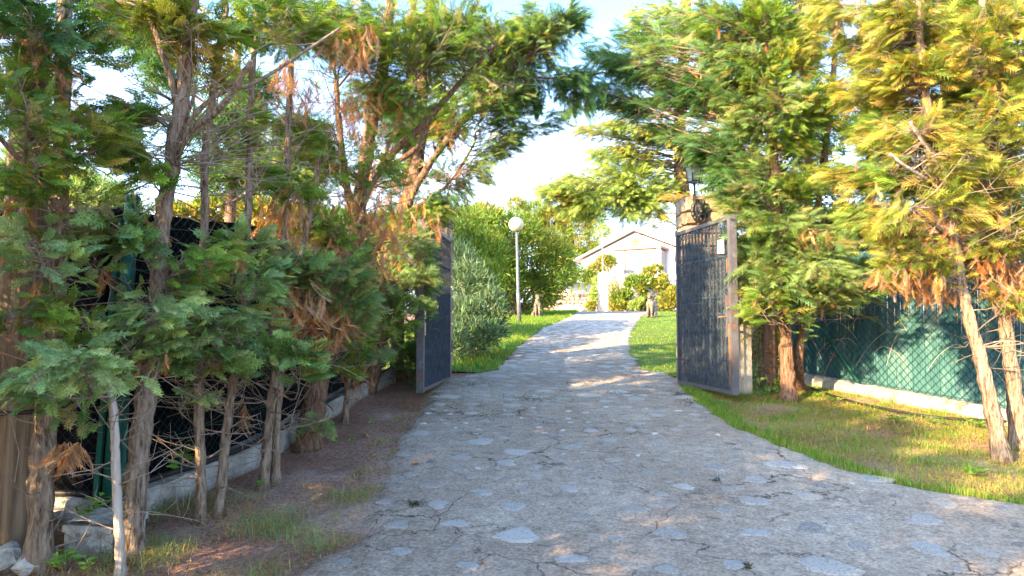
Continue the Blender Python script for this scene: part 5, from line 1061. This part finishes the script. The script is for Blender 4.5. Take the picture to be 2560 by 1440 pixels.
for px, py, rx, ry, D, n, st in [(2470, 480, 80, 60, 6.4, 9, 'gold'), (2540, 560, 60, 60, 6.2, 7, 'gold'), (2480, 340, 90, 70, 6.7, 11, 'gold'), (2440, 200, 90, 80, 6.8, 12, 'gold'), (2540, 200, 60, 90, 6.6, 10, 'gold'), (2460, 50, 100, 70, 6.8, 13, 'gold'), (2550, 400, 50, 80, 6.5, 6, 'gold'), (2430, 620, 60, 40, 6.3, 4, 'gold'), (2550, 740, 40, 40, 6.2, 3, 'gold'), (2470, 600, 60, 40, 6.3, 3, 'gold')]:
    t.blob(px, py, rx, ry, D, n, style=st, dead=.6, ns=28, size=.25, fan=.36)
for px, py, rx, ry, D, n in [(2480, 260, 110, 90, 6.1, 12), (2440, 110, 120, 80, 6.2, 12), (2520, 30, 90, 60, 6.2, 8), (2450, 420, 90, 60, 6.1, 8), (2400, 330, 70, 50, 6.3, 6)]: t.blob(px, py, rx, ry, D, n, style='gold', dead=.3, ns=28, size=.25, fan=.36)
t.deadblob(2500, 660, 70, 60, 6.3, 80, .3, size=.16); t.deadblob(2440, 560, 80, 70, 6.4, 50, .3, size=.15); t.deadblob(2540, 740, 30, 40, 6.3, 22, size=.14)
t.twigs(1.3, 3.2, 55, .9); t.finish()
# second rank behind the fence on the right
for i, (x, y, h, lab) in enumerate([(5.0, 11.6, 7, 'cypress just behind the left end of the turquoise fence'), (6.3, 9.9, 7, 'cypress behind the middle of the turquoise fence'), (7.6, 8.3, 7, 'cypress behind the right end of the turquoise fence, half hidden'), (5.7, 10.9, 8, 'taller cypress between the first two behind the turquoise fence'), (7.0, 9.2, 8, 'taller cypress behind the fence between its middle and right end'), (4.3, 12.2, 8, 'cypress behind the wooden post, left of the turquoise fence')]):
    t = Tree('cypress_tree', lab, 'tree', 'cypresses behind the turquoise fence'); b = on(x, y); t.trunk([b, b + Vector((.1, 0, h * .5)), b + Vector((0, .05, h))], .09, .03)
    for _ in range(42):
        z = random.uniform(2.3, h) if random.random() < .8 else random.uniform(1.6, 2.6); r_ = 1.0; a = random.uniform(0, 2 * pi); t.bough((x + cos(a) * r_, y + sin(a) * r_ * .8, b.z + z), .6, 17, 'gold' if random.random() < .45 else 'mid', size=.8)
    t.finish(fine=False)
t = Tree('pine_tree', 'bare leaning orange trunk behind the right gate leaf and concrete post', 'tree', None, bark=barkR)
b = on(4.4, 13.0); t.trunk([b, P(1850, 690, 13), P(1835, 600, 13), P(1815, 480, 13), P(1810, 350, 13)], .10, .06)
t.blob(1830, 450, 60, 60, 13, 5, style='mid', ns=20, fan=.6, size=.35); t.blob(1800, 300, 60, 60, 13, 5, style='mid', ns=20, fan=.6, size=.35); t.finish(fine=False)
bush('background_bush', 'sunlit yellow-green bushes behind the turquoise fence, seen through the cypresses', 'shrub', cl([(1900, 640, 60, 60, 15), (2000, 600, 80, 60, 15), (2150, 600, 90, 60, 15), (2300, 620, 90, 60, 14), (1880, 700, 50, 40, 15), (2440, 600, 90, 80, 14)], ry=1), 7000, .22, ['gold', 'mid'], LEAFP, stems=20)
# trees beyond the left fence
conifer_bg('blue-green pine beyond the black fence at the far left', [on(-9.5, 14), Vector((-9.4, 14, 3.5)), Vector((-9.3, 14, 4.6))], .15, cl([(60, 500, 70, 40, 14), (150, 480, 70, 40, 14), (230, 500, 60, 40, 14), (100, 430, 50, 40, 14), (280, 530, 50, 20, 14), (20, 560, 60, 40, 14)], ry=.8), 4200, .34, ['cool', 'pale'], NEEDLE, group='trees beyond the black fence')
bush('background_bush', 'yellow-lit bushes seen over the black fence between the left trunks', 'shrub', cl([(470, 550, 50, 30, 15), (560, 530, 60, 32, 16), (660, 540, 60, 34, 16), (760, 560, 70, 40, 16), (860, 580, 70, 50, 16), (950, 600, 60, 60, 16)], ry=1), 7000, .2, ['gold', 'cedar', 'gold'], LEAFP, stems=20)
conifer_bg('dark conifer beyond the black fence, its crown behind the middle trunks', [on(-5.5, 13), Vector((-5.4, 13, 4)), Vector((-5.3, 13, 8.5))], .14, cl([(560, 420, 80, 14, 13), (650, 400, 60, 14, 13), (520, 330, 60, 16, 13), (380, 110, 60, 30, 13), (320, 60, 60, 30, 13), (420, 190, 40, 20, 13), (600, 300, 60, 16, 13), (700, 440, 70, 22, 13), (760, 350, 60, 30, 13), (620, 220, 60, 20, 13), (570, 460, 50, 12, 13)], ry=.7), 5200, .30, 'dark', NEEDLE)
# dark undergrowth by the fence end and ivy on the posts
def ivy(label, path, n, r_, ln=.065, style='cool', cat='ivy'):
    c = spline([np.array(p) for p in path], 6); i = RNG.integers(0, len(c), n); T = c[i] + RNG.normal(0, 1, (n, 3)) * np.array(r_)
    T[:, 2] = np.maximum(T[:, 2], gz(T[:, 0], T[:, 1]) + .01)
    V, Fc, C = spread(LEAFP, T, RNG.normal(0, 1, (n, 3)) + np.array([0, -.3, -.3]), np.array([0, -1, .4]) + RNG.normal(0, .4, (n, 3)), ln * RNG.uniform(.6, 1.3, n), pal(style, n))
    root = thing('ivy', label, cat, c[0]); obj_from('foliage', V, Fc, leafM, root, cols=C); MB().tube(c, .006, 4, False).build('stems', twigM, root)
W = WPOST
ivy('dark ivy climbing the gap between the concrete post and the wooden post', [G(1893, 985), P(1892, 870, W.y - .15), P(1888, 760, W.y - .15), P(1885, 700, W.y - .1)], 260, (.03, .05, .03))
ivy('ivy climbing the right side of the wooden post', [G(1945, 975), P(1948, 880, W.y - .1), P(1940, 820, W.y - .1)], 200, (.05, .05, .05), style='mid')
ivy('ivy heaped on the ground at the foot of the wooden post', [G(1880, 985), G(1920, 980), G(1960, 972), G(1985, 975)], 420, (.08, .08, .06))
ivy('dried brown ivy strand on the face of the wooden post', [P(1918, 960, W.y - .16), P(1925, 900, W.y - .16), P(1922, 860, W.y - .16)], 60, (.015, .01, .02), .05, 'brown')
ivy('dry vine stems spread over the turquoise slats', [fp(.9, .1, .02), fp(1.2, .6, .02), fp(1.6, 1.1, .02)], 30, (.1, .02, .1), .04, 'brown')
m = MB()
for _ in range(16):
    a, z_ = random.uniform(.6, 3.6), random.uniform(.1, 1.0); q = fp(a, z_, .03); d_ = Vector((Bv.x, Bv.y, 0)) * random.uniform(-.5, .7) + Vector((0, 0, random.uniform(.1, .5)))
    m.tube(spline([q, q + d_ * .35 + Vector((0, 0, .09)), q + d_ * .8 + Vector((0, 0, .08)), q + d_ * 1.1 + Vector((0, 0, -.05))], 3), .0028, 4, False)
tag(m.build('dry_vine', palebarkM), 'pale dry vine stems caught in the turquoise fence wire', 'vine')

# ------------------------------------------------------------------ small plants
def leafy(name, label, g, n, ln, r_, h, style='pale', cat='plant', group=None):
    m = MB(); T, Dv = [], []
    for _ in range(max(3, n // 6)):
        a = random.uniform(0, 2 * pi); e = Vector(g) + Vector((cos(a) * r_ * random.random(), sin(a) * r_ * random.random(), h * random.uniform(.4, 1))); m.tube([Vector(g), (Vector(g) + e) / 2 + Vector((0, 0, h * .15)), e], [.003, .0025, .002], 4, False)
        for k in range(6): b_ = random.uniform(0, 2 * pi); T.append(np.array(Vector(g).lerp(e, .45 + k * .11))); Dv.append([cos(b_), sin(b_), .25])
    T = np.array(T); Dv = np.array(Dv); nn = len(T)
    V, Fc, C = spread(LEAFP, T, Dv, np.array([0, -.5, 1]) + RNG.normal(0, .3, (nn, 3)), ln * RNG.uniform(.7, 1.3, nn), pal(style, nn) * np.array([.8, 1.15, .6]), .05)
    root = thing(name, label, cat, g, 0, group); obj_from('foliage', V, Fc, leafM, root, cols=C); m.build('stems', twigM, root)
leafy('broadleaf_weed', 'bright broad-leaved weed on the kerb right of the green corner post', G(385, 1300) + Vector((0, .35, .2)), 18, .10, .08, .26)
leafy('periwinkle_plant', 'glossy periwinkle growing on top of the kerb behind the concrete block', G(205, 1350) + Vector((0, .1, .10)), 30, .06, .15, .12)
leafy('periwinkle_plant', 'glossy periwinkle at the bottom edge in front of the concrete block', G(165, 1425), 36, .06, .12, .14)
leafy('periwinkle_plant', 'small periwinkle at the bottom edge right of the concrete block', G(225, 1432), 20, .05, .07, .10)
leafy('broadleaf_weed', 'small bright weed beside the thickest left trunk', G(705, 1105), 12, .07, .06, .2)
def blades(name, label, area, n, ln, wd, styles, cat='grass', spreadf=.35, simple=False):
    T = []
    while len(T) < n:
        k = n * 2; xy = area(k); T += list(xy)
    T = np.array(T[:n]); z = gz(T[:, 0], T[:, 1]) - .012; B = np.column_stack([T, z]); a = RNG.uniform(0, 2 * pi, n); l = ln * RNG.uniform(.4, 1.3, n)
    lean = RNG.uniform(.1, 1, n)[:, None] * spreadf * 2; d = np.column_stack([np.cos(a), np.sin(a), np.zeros(n)]); s_ = np.column_stack([-np.sin(a), np.cos(a), np.zeros(n)]); w_ = wd * RNG.uniform(.6, 1.3, n)[:, None]
    up = np.array([0, 0, 1.]); mid = B + up * (l * .6)[:, None] + d * lean * (l * .3)[:, None]; tip = B + up * (l * .92)[:, None] + d * lean * l[:, None]
    if simple:
        V = np.stack([B - s_ * w_, B + s_ * w_, tip], 1); nv = 3
    else: nv = 9; V = np.stack([B - s_ * w_, B + s_ * w_, mid + s_ * w_ * .7, B - s_ * w_, mid + s_ * w_ * .7, mid - s_ * w_ * .7, mid - s_ * w_ * .7, mid + s_ * w_ * .7, tip], 1)
    pk = RNG.integers(0, len(styles), n); C = np.zeros((n, 3))
    for k, st in enumerate(styles): q = pk == k; C[q] = pal(st, int(q.sum()))
    o = obj_from(name, V.reshape(-1, 3), np.arange(n * nv).reshape(-1, 3), grassM, cols=C.repeat(nv, 0)); return tag(o, label, cat, kind='stuff')
PAL['grass'] = [(.09, .24, .025), (.12, .28, .03), (.07, .20, .02), (.17, .30, .035)]
PAL['dry'] = [(.44, .30, .12), (.36, .24, .09), (.50, .37, .17), (.28, .25, .06)]
PAL['yell'] = [(.34, .30, .05), (.40, .33, .07), (.24, .27, .04)]
def clumpy(f, x0, x1, y0, y1, keepf=.5, sc=2.2, seed=0):
    def g_(k):
        x = RNG.uniform(x0, x1, k); y = RNG.uniform(y0, y1, k)
        nz_ = .5 + .25 * np.sin(x * sc * 1.9 + seed + np.sin(y * sc * 1.3) * 2) + .25 * np.sin(y * sc * 2.3 + np.sin(x * sc * 1.1 + seed) * 2)
        ok = f(x, y) & (nz_ + RNG.uniform(-.35, .35, k) > keepf); return np.column_stack([x, y])[ok]
    return g_
fx_ = lambda y: A.x + Bv.x * (y - A.y) / Bv.y - .14
verge = lambda x, y: (x > edge(RP, y) + .0) & (x < fx_(y)) & (y < 10.2)
blades('grass', 'short green and dry grass on the verge right of the driveway', clumpy(verge, 2, 9, 2.5, 10.2, .28), 120000, .028, .0022, ['yell', 'yell', 'dry', 'grass'], spreadf=.95, simple=True)
blades('grass_tufts', 'longer tufts of grass on the verge right of the driveway', clumpy(verge, 2, 9, 3, 9.8, .72, 4, 2), 6500, .07, .0028, ['grass', 'yell', 'grass'], spreadf=.9)
el = lambda x, y: (x < edge(LP, y) + .05) & (x > edge(LP, y) - .25)
blades('edge_tufts', 'small straw and green tufts along the left edge of the driveway', clumpy(el, -2.5, 0, 3, 10, .74, 5, 9), 1500, .05, .0018, ['yell', 'dry', 'cool'], spreadf=1.3)
eg = lambda x, y: (x > edge(RP, y) - .09) & (x < edge(RP, y) + .16)
blades('edge_grass', 'grass fringing the right edge of the driveway', clumpy(eg, 2, 5, 3, 9.6, .25, 5), 9000, .06, .0025, ['grass', 'yell', 'grass'])
li = lambda x, y: (x > edge(RP, y) - .02) & (y > 10.5)
blades('lawn', 'bright green lawn right of the driveway beyond the gate', clumpy(li, 2, 11, 10.5, 33, .12), 60000, .06, .007, ['grass', 'grass', 'yell'], simple=True, spreadf=.5)
ll = lambda x, y: (x < edge(LP, y) + .02) & (x > -3.2) & (y > 11.0)
blades('lawn', 'bright green grass strip left of the driveway beyond the gate', clumpy(ll, -3.2, 3.5, 11.0, 34, .08), 56000, .12, .008, ['grass', 'grass', 'yell'], simple=True, spreadf=.5)
lt = lambda x, y: (x < edge(LP, y) - .03) & (x > -3.4) & (y < 9)
blades('left_tufts', 'wispy green and straw grass on the soil left of the driveway', clumpy(lambda x, y: lt(x, y) & (y < 5.0) & (x < -.95) & (x > -2.6), -2.6, -.8, 3.2, 5.0, .80, 3.5, 4), 3600, .085, .0014, ['pale', 'dry', 'pale', 'cool'], spreadf=1.5)
blades('straw', 'dry straw lying over the soil left of the driveway', clumpy(lambda x, y: lt(x, y) & (y < 5.2), -3.2, -.7, 3, 5.2, .5, 3, 7), 3000, .08, .0014, ['dry', 'brown', 'dry'], spreadf=2.2)
# litter: red-brown needles and grit on the soil, drive edges
def litter(name, label, area, n, ln, style, mat=deadM, flat=.15):
    T = []
    while len(T) < n: T += list(area(n * 2))
    T = np.array(T[:n]); z = gz(T[:, 0], T[:, 1]) + RNG.uniform(.002, .014, n); z = np.where((T[:, 0] > edge(LP, T[:, 1])) & (T[:, 0] < edge(RP, T[:, 1])), z + .012, z)
    Dv = np.column_stack([RNG.normal(0, 1, (n, 2)), RNG.normal(0, flat, n)]); Nv = np.array([0, 0, 1]) + RNG.normal(0, .3, (n, 3))
    V, Fc, C = spread([p_ * np.array([1, .6, 1]) for p_ in LEAFP], np.column_stack([T, z]), Dv, Nv, ln * RNG.uniform(.4, 1.5, n), pal(style, n))
    tag(obj_from(name, V, Fc, mat, cols=C), label, 'litter', kind='stuff')
PAL['litt'] = [(.26, .09, .05), (.34, .14, .075), (.15, .07, .045), (.38, .21, .12)]
PAL['grit'] = [(.42, .36, .30), (.34, .29, .25), (.5, .45, .4), (.22, .17, .14)]
soilA = lambda x, y: (x < edge(LP, y) + RNG.exponential(.13, len(x))) & (x > -3.4)
litter('needle_litter', 'red-brown needle litter on the soil under the left trees', clumpy(soilA, -3.4, 0, 2.8, 10.5, .30, 2.4, 1), 26000, .022, 'litt')
litter('grit', 'pale grit scattered over the bare soil left of the driveway', clumpy(lambda x, y: (x < edge(LP, y) + .05) & (x > -2.4), -3.4, 0, 2.8, 10.5, .30, 2.4, 3), 26000, .010, 'grit')
litter('verge_litter', 'brown litter in the grass right of the driveway', clumpy(verge, 2, 8, 3, 10, .4, 3, 1), 9000, .02, 'litt')
litter('drive_litter', 'tiny dark crumbs scattered over the driveway concrete', clumpy(lambda x, y: (x > edge(LP, y)) & (x < edge(RP, y)), -2, 5, 3, 12, .45, 3, 6), 2600, .016, 'litt')
PAL['moss'] = [(.05, .065, .02), (.09, .10, .03), (.04, .04, .02), (.10, .09, .04)]
def mossy(k):
    spots_ = [(1330, 1000, 90, 9, 10), (1180, 965, 50, 5, 5), (1560, 985, 80, 4, 4), (1700, 988, 50, 4, 4), (1240, 1040, 100, 12, 4), (1035, 1265, 16, 5, 2), (1790, 1205, 12, 4, 1.5), (1480, 962, 80, 3, 3), (1190, 1090, 14, 3, 1), (1870, 1425, 10, 6, 1), (1720, 1010, 30, 10, 3)]
    w_ = np.array([q[4] for q in spots_]); w_ = w_ / w_.sum(); out = []
    for j in RNG.choice(len(spots_), k, p=w_): q = spots_[j]; g = G(q[0] + RNG.normal(0, q[2] * .5), q[1] + RNG.normal(0, q[3] * .6)); out.append((g.x, g.y))
    return np.array(out)
litter('moss', 'dark moss growing in the joints of the driveway by the gate', mossy, 2600, .022, 'moss', leafM, .5)
for i, (px, py, lab) in enumerate([(1048, 1163, 'single curled orange leaf lying on the left part of the driveway'), (1436, 922, 'dark brown leaf in the middle of the drive between the gate leaves'), (940, 1143, 'reddish leaf on the soil edge nearest the driveway'), (905, 1092, 'dark red dead twig-tip lying on the soil left of the driveway'), (1050, 1022, 'dark red dead leaf on the soil close to the left gate leaf')]):
    q = G(px, py); n_ = 3; V, Fc, C = spread([LEAFP[0]], np.array([q + Vector((random.gauss(0, .01), random.gauss(0, .01), .02)) for _ in range(n_)]), RNG.normal(0, 1, (n_, 3)) * np.array([1, 1, .2]), np.array([0, 0, 1]) + RNG.normal(0, .4, (n_, 3)), np.full(n_, .07), pal('brown', n_))
    tag(obj_from('dead_leaf', V, Fc, deadM, cols=C), lab, 'leaf')
for i, (px, py, lab) in enumerate([(2235, 1055, 'leafy green weed patch by the hose left of the fence post'), (2080, 1005, 'low leafy weed under the hose near the twin trunks'), (2345, 1060, 'bright leafy weed in the sunny grass right of the middle'), (2430, 1190, 'rosette of broad grass leaves at the lower right of the verge'), (2450, 1070, 'leafy weed beside the leaning orange trunk'), (1800, 1015, 'small weed clump at the foot of the right gate leaf'), (2040, 990, 'leafy weeds right of the twin trunks')]):
    leafy('verge_weed', lab, G(px, py), 60, .045, .22, .07, 'mid')
for i, (px, py, lab) in enumerate([(930, 1060, 'tiny grass tuft alone on the soil below the left gate leaf'), (875, 1105, 'tiny green seedling in the middle of the left soil strip'), (840, 1110, 'tiny green seedling nearest the thickest left trunk'), (655, 1218, 'small green weed at the foot of the twin-stemmed tree')]):
    leafy('seedling', lab, G(px, py), 12, .035, .03, .05, 'pale')
for o in list(bpy.data.objects):
    if o.name.startswith('lawn'): pass
print('TRIS', sum(len(o.data.polygons) for o in bpy.data.objects if o.type == 'MESH'), 'objs', len(bpy.data.objects))
